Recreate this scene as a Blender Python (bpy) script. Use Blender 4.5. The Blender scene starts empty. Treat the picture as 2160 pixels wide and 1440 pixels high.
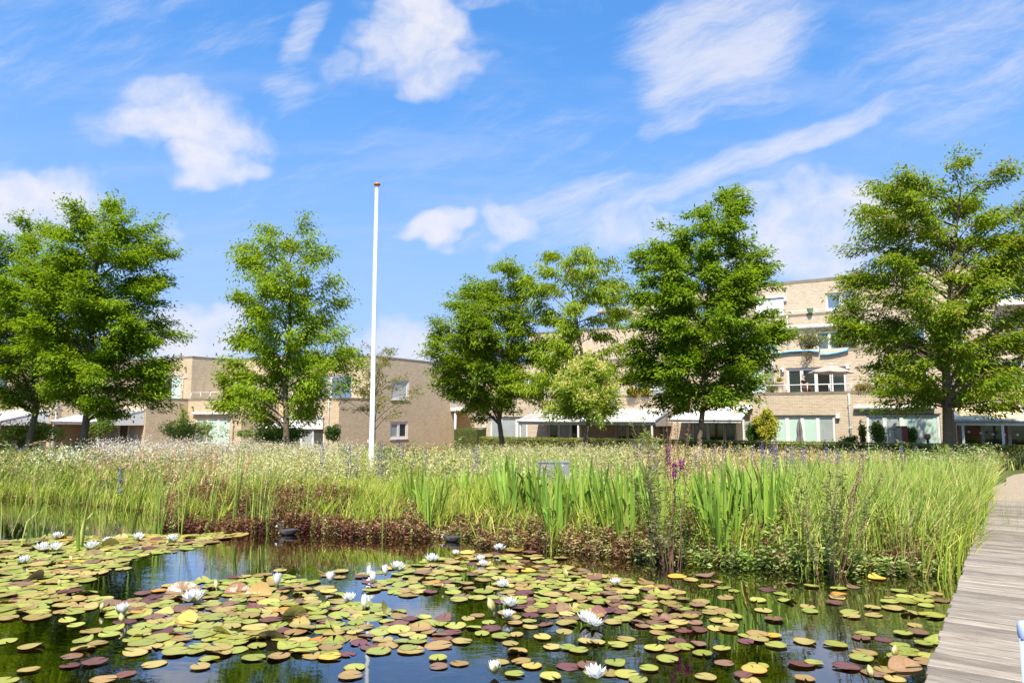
import bpy, bmesh, math, random
import numpy as np
from mathutils import Vector, Matrix, Euler

random.seed(7)
RNG = np.random.default_rng(11)
scene = bpy.context.scene
COL = scene.collection
R = math.radians

# ------------------------------------------------------------------ camera
HC = 1.8                      # eye height above the water
FPX = 1500.0                  # focal length in photograph pixels (2160 wide)
PITCH = math.atan(162.0 / FPX)
cam_data = bpy.data.cameras.new('camera')
cam_data.sensor_width = 36.0
cam_data.lens = 36.0 * FPX / 2160.0
cam_data.clip_start = 0.05
cam_data.clip_end = 3000.0
cam = bpy.data.objects.new('camera', cam_data)
COL.objects.link(cam)
cam.location = (0, 0, HC)
cam.rotation_euler = (math.pi / 2 + PITCH, 0, 0)
scene.camera = cam

# ------------------------------------------------------------------ light
SUN_AZ = math.atan2(-0.985, -0.19)       # horizontal direction to the sun: behind the viewer, a little to the left
SUN_EL = R(57)
SKY_STRENGTH = 0.10
SUN_STRENGTH = 4.6
EXPOSURE = 1.0
scene.view_settings.view_transform = 'Standard'
scene.view_settings.look = 'None'
scene.view_settings.gamma = 1.0
scene.view_settings.use_curve_mapping = False
scene.view_settings.exposure = EXPOSURE

cp, sp = math.cos(PITCH), math.sin(PITCH)


def ray(u, v):
    dx = (u - 1080.0) / FPX
    dy = (720.0 - v) / FPX
    return Vector((dx, cp - dy * sp, sp + dy * cp))


def at_z(u, v, z):
    d = ray(u, v)
    t = (z - HC) / d.z
    return Vector((d.x * t, d.y * t, z))


def at_y(u, v, y):
    d = ray(u, v)
    t = y / d.y
    return Vector((d.x * t, y, HC + d.z * t))


def to_px(p):
    x, y, z = p[0], p[1], p[2] - HC
    f = y * cp + z * sp
    up = -y * sp + z * cp
    return 1080 + FPX * x / f, 720 - FPX * up / f


# ------------------------------------------------------------------ sky
world = bpy.data.worlds.new('World')
scene.world = world
world.cycles.sampling_method = 'MANUAL'
world.cycles.sample_map_resolution = 256
world.use_nodes = True
wn, wl = world.node_tree.nodes, world.node_tree.links
wn.clear()


class NT:
    """small helper to write node trees"""

    def __init__(self, tree):
        self.t = tree

    def n(self, typ, **kw):
        nd = self.t.nodes.new(typ)
        for k, v in kw.items():
            setattr(nd, k, v)
        return nd

    def link(self, a, b):
        self.t.links.new(a, b)

    def put(self, sock, val):
        if hasattr(val, 'is_output') or isinstance(val, bpy.types.NodeSocket):
            self.t.links.new(val, sock)
        else:
            sock.default_value = val

    def m(self, op, a, b=None, c=None, clamp=False):
        nd = self.n('ShaderNodeMath', operation=op)
        nd.use_clamp = clamp
        self.put(nd.inputs[0], a)
        if b is not None:
            self.put(nd.inputs[1], b)
        if c is not None:
            self.put(nd.inputs[2], c)
        return nd.outputs[0]

    def vm(self, op, a, b=None, scale=None):
        nd = self.n('ShaderNodeVectorMath', operation=op)
        self.put(nd.inputs[0], a)
        if b is not None:
            self.put(nd.inputs[1], b)
        if scale is not None:
            self.put(nd.inputs['Scale'], scale)
        return nd.outputs['Value'] if op in ('LENGTH', 'DOT_PRODUCT') else nd.outputs[0]

    def noise(self, vec, scale, detail=4.0, rough=0.55, dist=0.0, color=False):
        nd = self.n('ShaderNodeTexNoise')
        if vec is not None:
            self.put(nd.inputs['Vector'], vec)
        nd.inputs['Scale'].default_value = scale
        nd.inputs['Detail'].default_value = detail
        nd.inputs['Roughness'].default_value = rough
        nd.inputs['Distortion'].default_value = dist
        return nd.outputs['Color'] if color else nd.outputs['Fac']

    def smooth(self, val, lo, hi, tmin=0.0, tmax=1.0):
        nd = self.n('ShaderNodeMapRange', interpolation_type='SMOOTHSTEP')
        self.put(nd.inputs[0], val)
        nd.inputs[1].default_value = lo
        nd.inputs[2].default_value = hi
        nd.inputs[3].default_value = tmin
        nd.inputs[4].default_value = tmax
        return nd.outputs[0]

    def mixc(self, fac, a, b, blend='MIX'):
        nd = self.n('ShaderNodeMix', data_type='RGBA', blend_type=blend)
        self.put(nd.inputs[0], fac)
        self.put(nd.inputs[6], a)
        self.put(nd.inputs[7], b)
        return nd.outputs[2]

    def ramp(self, fac, stops):
        nd = self.n('ShaderNodeValToRGB')
        el = nd.color_ramp.elements
        while len(el) > 1:
            el.remove(el[-1])
        el[0].position = stops[0][0]
        el[0].color = (*stops[0][1], 1)
        for p, c in stops[1:]:
            e = el.new(p)
            e.color = (*c, 1)
        self.put(nd.inputs[0], fac)
        return nd.outputs[0]

    def sep(self, vec):
        nd = self.n('ShaderNodeSeparateXYZ')
        self.put(nd.inputs[0], vec)
        return nd.outputs

    def comb(self, x, y, z):
        nd = self.n('ShaderNodeCombineXYZ')
        self.put(nd.inputs[0], x)
        self.put(nd.inputs[1], y)
        self.put(nd.inputs[2], z)
        return nd.outputs[0]


W = NT(world.node_tree)
tc = W.n('ShaderNodeTexCoord')
gen = tc.outputs['Generated']
sky = W.n('ShaderNodeTexSky', sky_type='NISHITA')
sky.sun_disc = False
sky.sun_elevation = SUN_EL
sky.sun_rotation = math.pi / 2 - SUN_AZ
sky.altitude = 0
sky.air_density = 1.0
sky.dust_density = 0.6
sky.ozone_density = 2.6
hs = W.n('ShaderNodeHueSaturation')
hs.inputs['Saturation'].default_value = 1.27
hs.inputs['Value'].default_value = 1.6
sv = W.sep(gen)
W.link(W.vm('NORMALIZE', W.comb(sv[0], sv[1], W.m('MULTIPLY_ADD', W.m('MAXIMUM', sv[2], 0.0), 0.75, 0.24))), sky.inputs['Vector'])
W.link(sky.outputs[0], hs.inputs['Color'])
sky_col = hs.outputs[0]

s = W.sep(gen)
dyc = W.m('MAXIMUM', s[1], 0.12)
px_ = W.m('DIVIDE', s[0], dyc)
pz_ = W.m('DIVIDE', s[2], dyc)
pvec = W.comb(px_, pz_, 0.0)
front = W.smooth(s[1], 0.12, 0.3)
wob = W.noise(W.vm('MULTIPLY', pvec, (1.0, 1.3, 1.0)), 6.0, 3.0, 0.62, color=True)
wob = W.vm('SUBTRACT', wob, (0.5, 0.5, 0.5))
pd = W.vm('ADD', pvec, W.vm('SCALE', wob, scale=0.16))
fine = W.noise(W.vm('ADD', pvec, W.vm('SCALE', wob, scale=0.10)), 9.0, 8.0, 0.64)


def ptan(u, v):
    d = ray(u, v)
    return d.x / d.y, d.z / d.y


def cloud_mask(u, v, ru, rv, rot=0.0, vec=None):
    cx, cz = ptan(u, v)
    q = W.vm('SUBTRACT', vec if vec is not None else pd, (cx, cz, 0.0))
    qs = W.sep(q)
    c_, s_ = math.cos(rot), math.sin(rot)
    qa = W.m('ADD', W.m('MULTIPLY', qs[0], c_), W.m('MULTIPLY', qs[1], s_))
    qb = W.m('SUBTRACT', W.m('MULTIPLY', qs[1], c_), W.m('MULTIPLY', qs[0], s_))
    qa = W.m('DIVIDE', qa, ru / FPX)
    qb = W.m('DIVIDE', qb, rv / FPX)
    d2 = W.m('ADD', W.m('MULTIPLY', qa, qa), W.m('MULTIPLY', qb, qb))
    return W.m('POWER', W.smooth(d2, 2.0, 0.0), 1.25)


def add_masks(lst):
    acc = None
    for a, k in lst:
        mm = W.m('MULTIPLY', a, k)
        acc = mm if acc is None else W.m('MAXIMUM', acc, mm)
    return acc


cum = add_masks([
    (cloud_mask(860, 60, 150, 120), 1.0), (cloud_mask(925, 155, 95, 62), 0.95),
    (cloud_mask(380, 265, 205, 78), 0.92), (cloud_mask(330, 200, 105, 60), 0.75), (cloud_mask(455, 335, 110, 50), 0.85),
    (cloud_mask(40, 425, 210, 100), 1.0), (cloud_mask(920, 488, 82, 36), 0.9), (cloud_mask(1065, 487, 75, 46), 0.8),
    (cloud_mask(1760, 480, 260, 110), 0.9), (cloud_mask(1640, 530, 160, 80), 0.82), (cloud_mask(1350, 465, 210, 56, 0.12), 0.66),
    (cloud_mask(390, 705, 150, 66), 0.9), (cloud_mask(720, 120, 42, 46), 0.55), (cloud_mask(1040, 8, 120, 34), 0.6),
    (cloud_mask(340, 470, 70, 40), 0.5), (cloud_mask(1730, 570, 130, 46), 0.8), (cloud_mask(860, 740, 160, 60), 0.75),
])
cum = W.m('ADD', cum, W.m('MULTIPLY', W.m('SUBTRACT', fine, 0.5), 1.75))
cum = W.m('MULTIPLY', W.smooth(cum, 0.16, 1.25), front)
# wispy high cloud, stretched along the wind
wr = 0.38
pc = W.vm('ADD', pvec, W.vm('SCALE', wob, scale=0.05))
ca, sa = math.cos(wr), math.sin(wr)
ps = W.sep(pc)
along = W.m('ADD', W.m('MULTIPLY', ps[0], ca), W.m('MULTIPLY', ps[1], sa))
across = W.m('SUBTRACT', W.m('MULTIPLY', ps[1], ca), W.m('MULTIPLY', ps[0], sa))
wisp = W.noise(W.comb(W.m('MULTIPLY', along, 3.0), W.m('MULTIPLY', across, 13.0), 3.0), 1.8, 7.0, 0.68)
cir = add_masks([
    (cloud_mask(1530, 85, 235, 165, 0.55, vec=pc), 1.0), (cloud_mask(1440, 190, 110, 85, 0.75, vec=pc), 0.9), (cloud_mask(1390, 255, 60, 40, 0.9, vec=pc), 0.6),
    (cloud_mask(1600, 325, 470, 32, 0.36, vec=pc), 1.0), (cloud_mask(1300, 425, 380, 75, 0.24, vec=pc), 0.7),
    (cloud_mask(640, 70, 34, 95, -0.42, vec=pc), 0.72), (cloud_mask(610, 180, 60, 60, -0.3, vec=pc), 0.45), (cloud_mask(1580, 420, 70, 44, 0.6, vec=pc), 0.7),
    (cloud_mask(2050, 110, 330, 170, 0.4, vec=pc), 0.52), (cloud_mask(180, 90, 420, 120, 0.1, vec=pc), 0.42), (cloud_mask(1000, 320, 500, 140, 0.2, vec=pc), 0.2),
])
cir = W.m('ADD', cir, W.m('MULTIPLY', W.m('SUBTRACT', wisp, 0.5), 2.0))
cir = W.m('MULTIPLY', W.m('MULTIPLY', W.smooth(cir, 0.15, 1.45), 0.82), front)
# the same broken cloud all round, on the dome
dome = W.vm('DIVIDE', gen, W.comb(W.m('ADD', W.m('ABSOLUTE', s[2]), 0.25), W.m('ADD', W.m('ABSOLUTE', s[2]), 0.25), 1.0))
allr = W.noise(dome, 1.7, 4.0, 0.6)
allr = W.m('MULTIPLY', W.smooth(allr, 0.56, 0.74, 0.0, 0.75), W.m('SUBTRACT', 1.0, front))
veil = W.noise(W.vm('MULTIPLY', dome, (1.0, 3.0, 1.0)), 2.2, 4.0, 0.65)
veil = W.smooth(veil, 0.42, 0.85, 0.0, 0.34)
haze = W.smooth(s[2], 0.5, 0.0, 0.0, 0.7)
cl = W.m('MAXIMUM', W.m('MAXIMUM', cum, cir), allr)
cloud_white = (4.55, 4.5, 4.85, 1)
haze_col = (2.7, 3.3, 4.8, 1)
c1 = W.mixc(haze, sky_col, haze_col)
c1 = W.mixc(veil, c1, (3.0, 3.5, 4.9, 1))
c1 = W.mixc(W.m('MULTIPLY', cl, 0.93), c1, cloud_white)
bg = W.n('ShaderNodeBackground')
W.link(c1, bg.inputs['Color'])
bg.inputs['Strength'].default_value = SKY_STRENGTH
wo = W.n('ShaderNodeOutputWorld')
W.link(bg.outputs[0], wo.inputs['Surface'])

sun_data = bpy.data.lights.new('sun', 'SUN')
sun_data.energy = SUN_STRENGTH
sun_data.angle = R(0.53)
sun_data.color = (1.0, 0.935, 0.81)
sun = bpy.data.objects.new('sun', sun_data)
COL.objects.link(sun)
to_sun = Vector((math.cos(SUN_AZ) * math.cos(SUN_EL), math.sin(SUN_AZ) * math.cos(SUN_EL), math.sin(SUN_EL)))
sun.rotation_euler = (-to_sun).to_track_quat('-Z', 'Y').to_euler()
sun.location = (0, 0, 40)

scene.cycles.use_denoising = True
scene.cycles.max_bounces = 8
scene.cycles.transparent_max_bounces = 12
scene.cycles.caustics_reflective = False
scene.cycles.caustics_refractive = False
scene.render.film_transparent = False


# ------------------------------------------------------------------ helpers
def tag(o, label=None, cat=None, group=None, kind=None):
    if label:
        o['label'] = label
    if cat:
        o['category'] = cat
    if group:
        o['group'] = group
    if kind:
        o['kind'] = kind
    return o


def empty(name, loc=(0, 0, 0), rz=0.0):
    o = bpy.data.objects.new(name, None)
    o.empty_display_size = 0.2
    COL.objects.link(o)
    o.location = loc
    o.rotation_euler = (0, 0, rz)
    return o


def link(name, me, parent=None, loc=None, rot=None, scale=None):
    o = bpy.data.objects.new(name, me)
    COL.objects.link(o)
    if parent is not None:
        o.parent = parent
    if loc is not None:
        o.location = loc
    if rot is not None:
        o.rotation_euler = rot
    if scale is not None:
        o.scale = scale if hasattr(scale, '__len__') else (scale,) * 3
    return o


class MB:
    """collects simple shapes into one mesh"""

    def __init__(self):
        self.v, self.f, self.mi, self.sm = [], [], [], []
        self.cur = 0

    def face(self, pts, smooth=False):
        b = len(self.v)
        self.v += [tuple(p) for p in pts]
        self.f.append(tuple(range(b, b + len(pts))))
        self.mi.append(self.cur)
        self.sm.append(smooth)

    def box(self, x0, x1, y0, y1, z0, z1, mtx=None):
        p = [(x0, y0, z0), (x1, y0, z0), (x1, y1, z0), (x0, y1, z0), (x0, y0, z1), (x1, y0, z1), (x1, y1, z1), (x0, y1, z1)]
        if mtx is not None:
            p = [tuple(mtx @ Vector(q)) for q in p]
        b = len(self.v)
        self.v += p
        for q in ((0, 3, 2, 1), (4, 5, 6, 7), (0, 1, 5, 4), (1, 2, 6, 5), (2, 3, 7, 6), (3, 0, 4, 7)):
            self.f.append(tuple(b + i for i in q))
            self.mi.append(self.cur)
            self.sm.append(False)

    def tube(self, pts, rad, n=8, cap=True, smooth=True):
        pts = [Vector(p) for p in pts]
        if not hasattr(rad, '__len__'):
            rad = [rad] * len(pts)
        b = len(self.v)
        ref = Vector((0.13, 0.91, 0.39))
        for i, p in enumerate(pts):
            t = (pts[min(i + 1, len(pts) - 1)] - pts[max(i - 1, 0)]).normalized()
            e1 = t.cross(ref)
            if e1.length < 1e-3:
                e1 = t.cross(Vector((1, 0, 0)))
            e1.normalize()
            e2 = t.cross(e1)
            for k in range(n):
                a = 2 * math.pi * k / n
                self.v.append(tuple(p + (e1 * math.cos(a) + e2 * math.sin(a)) * rad[i]))
        for i in range(len(pts) - 1):
            for k in range(n):
                self.f.append((b + i * n + k, b + i * n + (k + 1) % n, b + (i + 1) * n + (k + 1) % n, b + (i + 1) * n + k))
                self.mi.append(self.cur)
                self.sm.append(smooth)
        if cap:
            self.f.append(tuple(b + k for k in range(n))[::-1])
            self.f.append(tuple(b + (len(pts) - 1) * n + k for k in range(n)))
            self.mi += [self.cur] * 2
            self.sm += [False] * 2

    def lathe(self, prof, n=16, centre=(0, 0, 0), smooth=True):
        b = len(self.v)
        cx, cy, cz = centre
        for r, z in prof:
            for k in range(n):
                a = 2 * math.pi * k / n
                self.v.append((cx + r * math.cos(a), cy + r * math.sin(a), cz + z))
        for i in range(len(prof) - 1):
            for k in range(n):
                self.f.append((b + i * n + k, b + i * n + (k + 1) % n, b + (i + 1) * n + (k + 1) % n, b + (i + 1) * n + k))
                self.mi.append(self.cur)
                self.sm.append(smooth)

    def mesh(self, name, mats):
        me = bpy.data.meshes.new(name)
        me.from_pydata(self.v, [], self.f)
        if not isinstance(mats, (list, tuple)):
            mats = [mats]
        for m_ in mats:
            me.materials.append(m_)
        if len(mats) > 1:
            me.polygons.foreach_set('material_index', self.mi)
        me.polygons.foreach_set('use_smooth', self.sm)
        me.update()
        return me

    def build(self, name, mats, parent=None, **kw):
        return link(name, self.mesh(name, mats), parent, **kw)


def np_mesh(name, V, F, mat, col=None, smooth=False):
    """V n x 3, F m x k (k = 3 or 4), col n x 3"""
    me = bpy.data.meshes.new(name)
    n, (m_, k) = len(V), F.shape
    me.vertices.add(n)
    me.vertices.foreach_set('co', np.ascontiguousarray(V, dtype=np.float32).ravel())
    me.loops.add(m_ * k)
    me.loops.foreach_set('vertex_index', np.ascontiguousarray(F, dtype=np.int32).ravel())
    me.polygons.add(m_)
    me.polygons.foreach_set('loop_start', np.arange(0, m_ * k, k, dtype=np.int32))
    me.polygons.foreach_set('loop_total', np.full(m_, k, dtype=np.int32))
    if smooth:
        me.polygons.foreach_set('use_smooth', np.ones(m_, dtype=bool))
    if col is not None:
        at = me.attributes.new('col', 'FLOAT_COLOR', 'POINT')
        c4 = np.ones((n, 4), dtype=np.float32)
        c4[:, :3] = col
        at.data.foreach_set('color', c4.ravel())
    me.materials.append(mat)
    me.update(calc_edges=True)
    return me


def unit(a):
    return a / np.maximum(np.linalg.norm(a, axis=-1, keepdims=True), 1e-9)


class Leaves:
    """a cloud of leaf faces: each leaf is a folded pointed blade of two triangles"""

    def __init__(self):
        self.V, self.F, self.C, self.n = [], [], [], 0

    def add(self, P, D, L, Wd, col, fold=0.25, up=None):
        P = np.asarray(P, float)
        n = len(P)
        if n == 0:
            return
        D = unit(np.asarray(D, float))
        L = np.broadcast_to(np.asarray(L, float), (n,))[:, None]
        Wd = np.broadcast_to(np.asarray(Wd, float), (n,))[:, None]
        if up is None:
            up = np.tile([0.0, 0, 1.0], (n, 1)) + RNG.normal(0, 0.55, (n, 3))
        S = unit(np.cross(D, up))
        N = np.cross(S, D)
        mid = P + D * L * 0.45
        A, T = P, P + D * L - N * L * 0.12
        Lf = mid + S * Wd * 0.5 + N * Wd * fold
        Rt = mid - S * Wd * 0.5 + N * Wd * fold
        V = np.stack([A, Lf, T, Rt], 1).reshape(-1, 3)
        b = self.n + 4 * np.arange(n)[:, None]
        F = np.concatenate([b + np.array([[0, 1, 2]]), b + np.array([[0, 2, 3]])], 0)
        self.V.append(V)
        self.F.append(F)
        col = np.broadcast_to(np.asarray(col, float), (n, 3))
        self.C.append(np.repeat(col, 4, axis=0))
        self.n += 4 * n

    def blades(self, P, H, dirxy, lean, Wd, col, curve=0.5, tipcol=None, face=None):
        """grass blades: five points, three triangles"""
        P = np.asarray(P, float)
        n = len(P)
        if n == 0:
            return
        H = np.broadcast_to(np.asarray(H, float), (n,))[:, None]
        Wd = np.broadcast_to(np.asarray(Wd, float), (n,))[:, None]
        lean = np.broadcast_to(np.asarray(lean, float), (n,))[:, None]
        dr = np.concatenate([unit(np.asarray(dirxy, float)), np.zeros((n, 1))], 1)
        fa = RNG.uniform(0, 2 * math.pi, n) if face is None else face
        S = np.stack([np.cos(fa), np.sin(fa), np.zeros(n)], 1)
        Z = np.array([[0, 0, 1.0]])
        mid = P + Z * H * 0.55 + dr * H * lean * (0.55 - 0.3 * curve)
        tip = P + Z * H * (1 - 0.25 * lean * curve) + dr * H * lean
        V = np.stack([P - S * Wd * .5, P + S * Wd * .5, mid + S * Wd * .46, mid - S * Wd * .46, tip], 1).reshape(-1, 3)
        b = self.n + 5 * np.arange(n)[:, None]
        F = np.concatenate([b + np.array([[0, 1, 2]]), b + np.array([[0, 2, 3]]), b + np.array([[3, 2, 4]])], 0)
        self.V.append(V)
        self.F.append(F)
        col = np.broadcast_to(np.asarray(col, float), (n, 3))
        C = np.repeat(col[:, None, :], 5, axis=1)
        if tipcol is not None:
            C[:, 4, :] = tipcol
        self.C.append(C.reshape(-1, 3))
        self.n += 5 * n

    def mesh(self, name, mat):
        return np_mesh(name, np.concatenate(self.V), np.concatenate(self.F), mat, np.concatenate(self.C))


def palette(n, cols, jit=0.18, w=None, rng=RNG):
    cols = np.asarray(cols, float)
    k = rng.choice(len(cols), n, p=w)
    c = cols[k] * rng.uniform(1 - jit, 1 + jit, (n, 1)) * rng.uniform(1 - jit * .4, 1 + jit * .4, (n, 3))
    return np.clip(c, 0, 1)


# ------------------------------------------------------------------ materials
def new_mat(name):
    m_ = bpy.data.materials.new(name)
    m_.use_nodes = True
    t = m_.node_tree
    t.nodes.clear()
    nt = NT(t)
    out = nt.n('ShaderNodeOutputMaterial')
    return m_, nt, out


def principled(nt, out, base, rough=0.6, spec=0.5, metal=0.0, normal=None, coat=0.0, extra=None):
    b = nt.n('ShaderNodeBsdfPrincipled')
    nt.put(b.inputs['Base Color'], base if not isinstance(base, tuple) else (*base[:3], 1))
    nt.put(b.inputs['Roughness'], rough)
    b.inputs['Specular IOR Level'].default_value = spec
    b.inputs['Metallic'].default_value = metal
    b.inputs['Coat Weight'].default_value = coat
    b.inputs['Coat Roughness'].default_value = 0.03
    if normal is not None:
        nt.link(normal, b.inputs['Normal'])
    nt.link(b.outputs[0], out.inputs['Surface'])
    return b


def bump(nt, h, strength=0.3, dist=0.01):
    nd = nt.n('ShaderNodeBump')
    nd.inputs['Strength'].default_value = strength
    nd.inputs['Distance'].default_value = dist
    nt.put(nd.inputs['Height'], h)
    return nd.outputs[0]


def simple(name, base, rough=0.5, spec=0.5, metal=0.0, var=0.12, scale=3.0, coat=0.0, bumps=0.0):
    m_, nt, out = new_mat(name)
    t = nt.n('ShaderNodeTexCoord')
    f = nt.noise(t.outputs['Object'], scale, 5, 0.6)
    c = nt.mixc(f, (*[x * (1 - var) for x in base], 1), (*[min(1, x * (1 + var)) for x in base], 1))
    nm = bump(nt, nt.noise(t.outputs['Object'], scale * 14, 4), bumps, 0.01) if bumps else None
    principled(nt, out, c, rough, spec, metal, nm, coat)
    return m_


def leaf_mat(name, trans=0.35, rough=0.5, spec=0.35, attr='col'):
    m_, nt, out = new_mat(name)
    a = nt.n('ShaderNodeAttribute', attribute_name=attr)
    c = a.outputs['Color']
    b = nt.n('ShaderNodeBsdfPrincipled')
    nt.link(c, b.inputs['Base Color'])
    b.inputs['Roughness'].default_value = rough
    b.inputs['Specular IOR Level'].default_value = spec
    tr = nt.n('ShaderNodeBsdfTranslucent')
    warm = nt.mixc(1.0, c, (1.25, 1.15, 0.6, 1), 'MULTIPLY')
    nt.link(warm, tr.inputs['Color'])
    mx = nt.n('ShaderNodeMixShader')
    mx.inputs[0].default_value = trans
    nt.link(b.outputs[0], mx.inputs[1])
    nt.link(tr.outputs[0], mx.inputs[2])
    nt.link(mx.outputs[0], out.inputs['Surface'])
    return m_


def objcol_leaf_mat(name, trans=0.25, rough=0.4, spec=0.5, veins=False, streak=False):
    m_, nt, out = new_mat(name)
    oi = nt.n('ShaderNodeObjectInfo')
    t = nt.n('ShaderNodeTexCoord')
    c = oi.outputs['Color']
    off = nt.vm('ADD', t.outputs['Object'], nt.comb(nt.m('MULTIPLY', oi.outputs['Random'], 50), 0.0, 0.0))
    if veins:
        sp_ = nt.sep(t.outputs['Object'])
        ang = nt.m('ARCTAN2', sp_[1], sp_[0])
        rr = nt.vm('LENGTH', nt.comb(sp_[0], sp_[1], 0.0))
        vein = nt.m('ABSOLUTE', nt.m('SINE', nt.m('MULTIPLY', ang, 8.0)))
        vein = nt.smooth(vein, 0.16, 0.0, 0.0, 0.22)
        blot = nt.noise(off, 3.0, 5, 0.65)
        edge = nt.smooth(nt.m('ADD', rr, nt.m('MULTIPLY', blot, 0.35)), 0.85, 1.3)
        c = nt.mixc(nt.smooth(blot, 0.4, 0.75, 0.0, 0.55), c, nt.mixc(1.0, c, (1.05, 0.78, 0.5, 1), 'MULTIPLY'))
        c = nt.mixc(nt.m('MULTIPLY', edge, 0.6), c, nt.mixc(1.0, c, (0.8, 0.42, 0.32, 1), 'MULTIPLY'))
        c = nt.mixc(vein, c, nt.mixc(1.0, c, (1.4, 1.35, 1.1, 1), 'MULTIPLY'))
        spots = nt.smooth(nt.noise(off, 22.0, 2, 0.5), 0.7, 0.78, 0.0, 0.5)
        c = nt.mixc(spots, c, (0.12, 0.06, 0.02, 1))
        nm = bump(nt, nt.noise(off, 4.0, 2), 0.12, 0.05)
    else:
        f = nt.noise(nt.vm('MULTIPLY', off, (30.0, 30.0, 2.0)) if streak else off, 3.0, 3, 0.6)
        c = nt.mixc(f, nt.mixc(1.0, c, (0.75, 0.75, 0.75, 1), 'MULTIPLY'), nt.mixc(1.0, c, (1.25, 1.22, 1.1, 1), 'MULTIPLY'))
        nm = None
    b = nt.n('ShaderNodeBsdfPrincipled')
    nt.link(c, b.inputs['Base Color'])
    b.inputs['Roughness'].default_value = rough
    b.inputs['Specular IOR Level'].default_value = spec
    if nm is not None:
        nt.link(nm, b.inputs['Normal'])
    tr = nt.n('ShaderNodeBsdfTranslucent')
    nt.link(c, tr.inputs['Color'])
    mx = nt.n('ShaderNodeMixShader')
    mx.inputs[0].default_value = trans
    nt.link(b.outputs[0], mx.inputs[1])
    nt.link(tr.outputs[0], mx.inputs[2])
    nt.link(mx.outputs[0], out.inputs['Surface'])
    return m_


def brick_mat(name, c1, c2, mortar, stain=0.35, tint=(0.5, 0.42, 0.3)):
    m_, nt, out = new_mat(name)
    t = nt.n('ShaderNodeTexCoord')
    s_ = nt.sep(t.outputs['Object'])
    vec = nt.comb(nt.m('ADD', s_[0], s_[1]), s_[2], 0.0)
    br = nt.n('ShaderNodeTexBrick')
    nt.link(vec, br.inputs['Vector'])
    br.inputs['Scale'].default_value = 1.0
    br.inputs['Brick Width'].default_value = 0.225
    br.inputs['Row Height'].default_value = 0.075
    br.inputs['Mortar Size'].default_value = 0.014
    br.inputs['Mortar Smooth'].default_value = 0.2
    br.inputs['Bias'].default_value = 0.0
    br.inputs['Color1'].default_value = (*c1, 1)
    br.inputs['Color2'].default_value = (*c2, 1)
    br.inputs['Mortar'].default_value = (*mortar, 1)
    big = nt.noise(t.outputs['Object'], 0.55, 6, 0.65)
    c = nt.mixc(nt.smooth(big, 0.45, 0.8, 0.0, stain), br.outputs['Color'], (*tint, 1))
    streak = nt.noise(nt.comb(nt.m('MULTIPLY', nt.m('ADD', s_[0], s_[1]), 2.2), nt.m('MULTIPLY', s_[2], 0.25), 0.0), 1.4, 5, 0.6)
    c = nt.mixc(nt.smooth(streak, 0.5, 0.8, 0.0, stain * 0.8), c, (*[x * 0.6 for x in tint], 1))
    h = nt.m('SUBTRACT', 1.0, br.outputs['Fac'])
    h = nt.m('ADD', h, nt.m('MULTIPLY', nt.noise(t.outputs['Object'], 9.0, 4), 0.9))
    principled(nt, out, c, 0.9, 0.2, 0.0, bump(nt, h, 0.55, 0.012))
    return m_


M = {}
M['brick'] = brick_mat('beige_brick', (0.52, 0.40, 0.275), (0.38, 0.285, 0.185), (0.53, 0.46, 0.36))
M['brick_tan'] = brick_mat('tan_brick', (0.56, 0.42, 0.25), (0.39, 0.285, 0.165), (0.56, 0.47, 0.34), 0.35, (0.42, 0.33, 0.22))
M['coping'] = brick_mat('lichen_brick_coping', (0.25, 0.21, 0.15), (0.18, 0.15, 0.10), (0.24, 0.20, 0.15), 0.6, (0.10, 0.09, 0.06))
M['frame'] = simple('grey_white_paint', (0.66, 0.65, 0.62), 0.45, var=0.06)
M['white'] = simple('white_paint', (0.70, 0.69, 0.67), 0.4, var=0.06)
M['grey'] = simple('grey_metal', (0.50, 0.50, 0.48), 0.45, var=0.08)
M['dark_metal'] = simple('dark_metal', (0.07, 0.07, 0.07), 0.5)
M['concrete'] = simple('concrete', (0.40, 0.38, 0.34), 0.85, 0.2, bumps=0.2)
M['glass_dark'] = simple('dark_window_glass', (0.035, 0.045, 0.04), 0.06, 0.8, var=0.5, scale=0.7, coat=1.0)
M['glass_sky'] = simple('glass_painted_sky_reflection', (0.10, 0.16, 0.24), 0.05, 0.9, var=0.35, scale=0.8, coat=1.0)  # sky reflection painted in as a blue base colour, under a glossy coat
M['glass_green'] = simple('pane_with_pale_green_blind', (0.44, 0.58, 0.49), 0.35, 0.5, var=0.07, scale=1.0, coat=1.0)
M['glass_grey'] = simple('pane_with_grey_curtain', (0.30, 0.33, 0.31), 0.3, 0.5, var=0.25, scale=1.4, coat=1.0)
M['glass_olive'] = simple('pane_painted_garden_reflection', (0.10, 0.13, 0.06), 0.2, 0.6, var=0.5, scale=1.5, coat=1.0)  # mottled olive base colour imitates greenery mirrored in the pane
M['shade_cloth'] = simple('beige_roller_cloth', (0.60, 0.56, 0.52), 0.8, 0.2, var=0.05)
M['wood_warm'] = simple('warm_brown_wood', (0.30, 0.115, 0.04), 0.5, 0.4, var=0.3, scale=2.0)
M['wood_grey'] = simple('grey_weathered_wood', (0.36, 0.34, 0.30), 0.8, 0.2, var=0.25, scale=4)
M['red_wood'] = simple('red_brown_paint', (0.26, 0.055, 0.035), 0.5, 0.4)
M['yellow_cloth'] = simple('cream_yellow_blind', (0.66, 0.52, 0.27), 0.8, 0.2, var=0.08)
M['stone'] = simple('pale_stone', (0.52, 0.45, 0.36), 0.8, 0.2)
M['taupe'] = simple('taupe_canvas', (0.34, 0.29, 0.24), 0.9, 0.1, var=0.08)
M['terracotta'] = simple('terracotta', (0.45, 0.20, 0.09), 0.8, 0.2)
M['interior'] = simple('dark_interior', (0.02, 0.018, 0.015), 0.9, 0.1)
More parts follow.
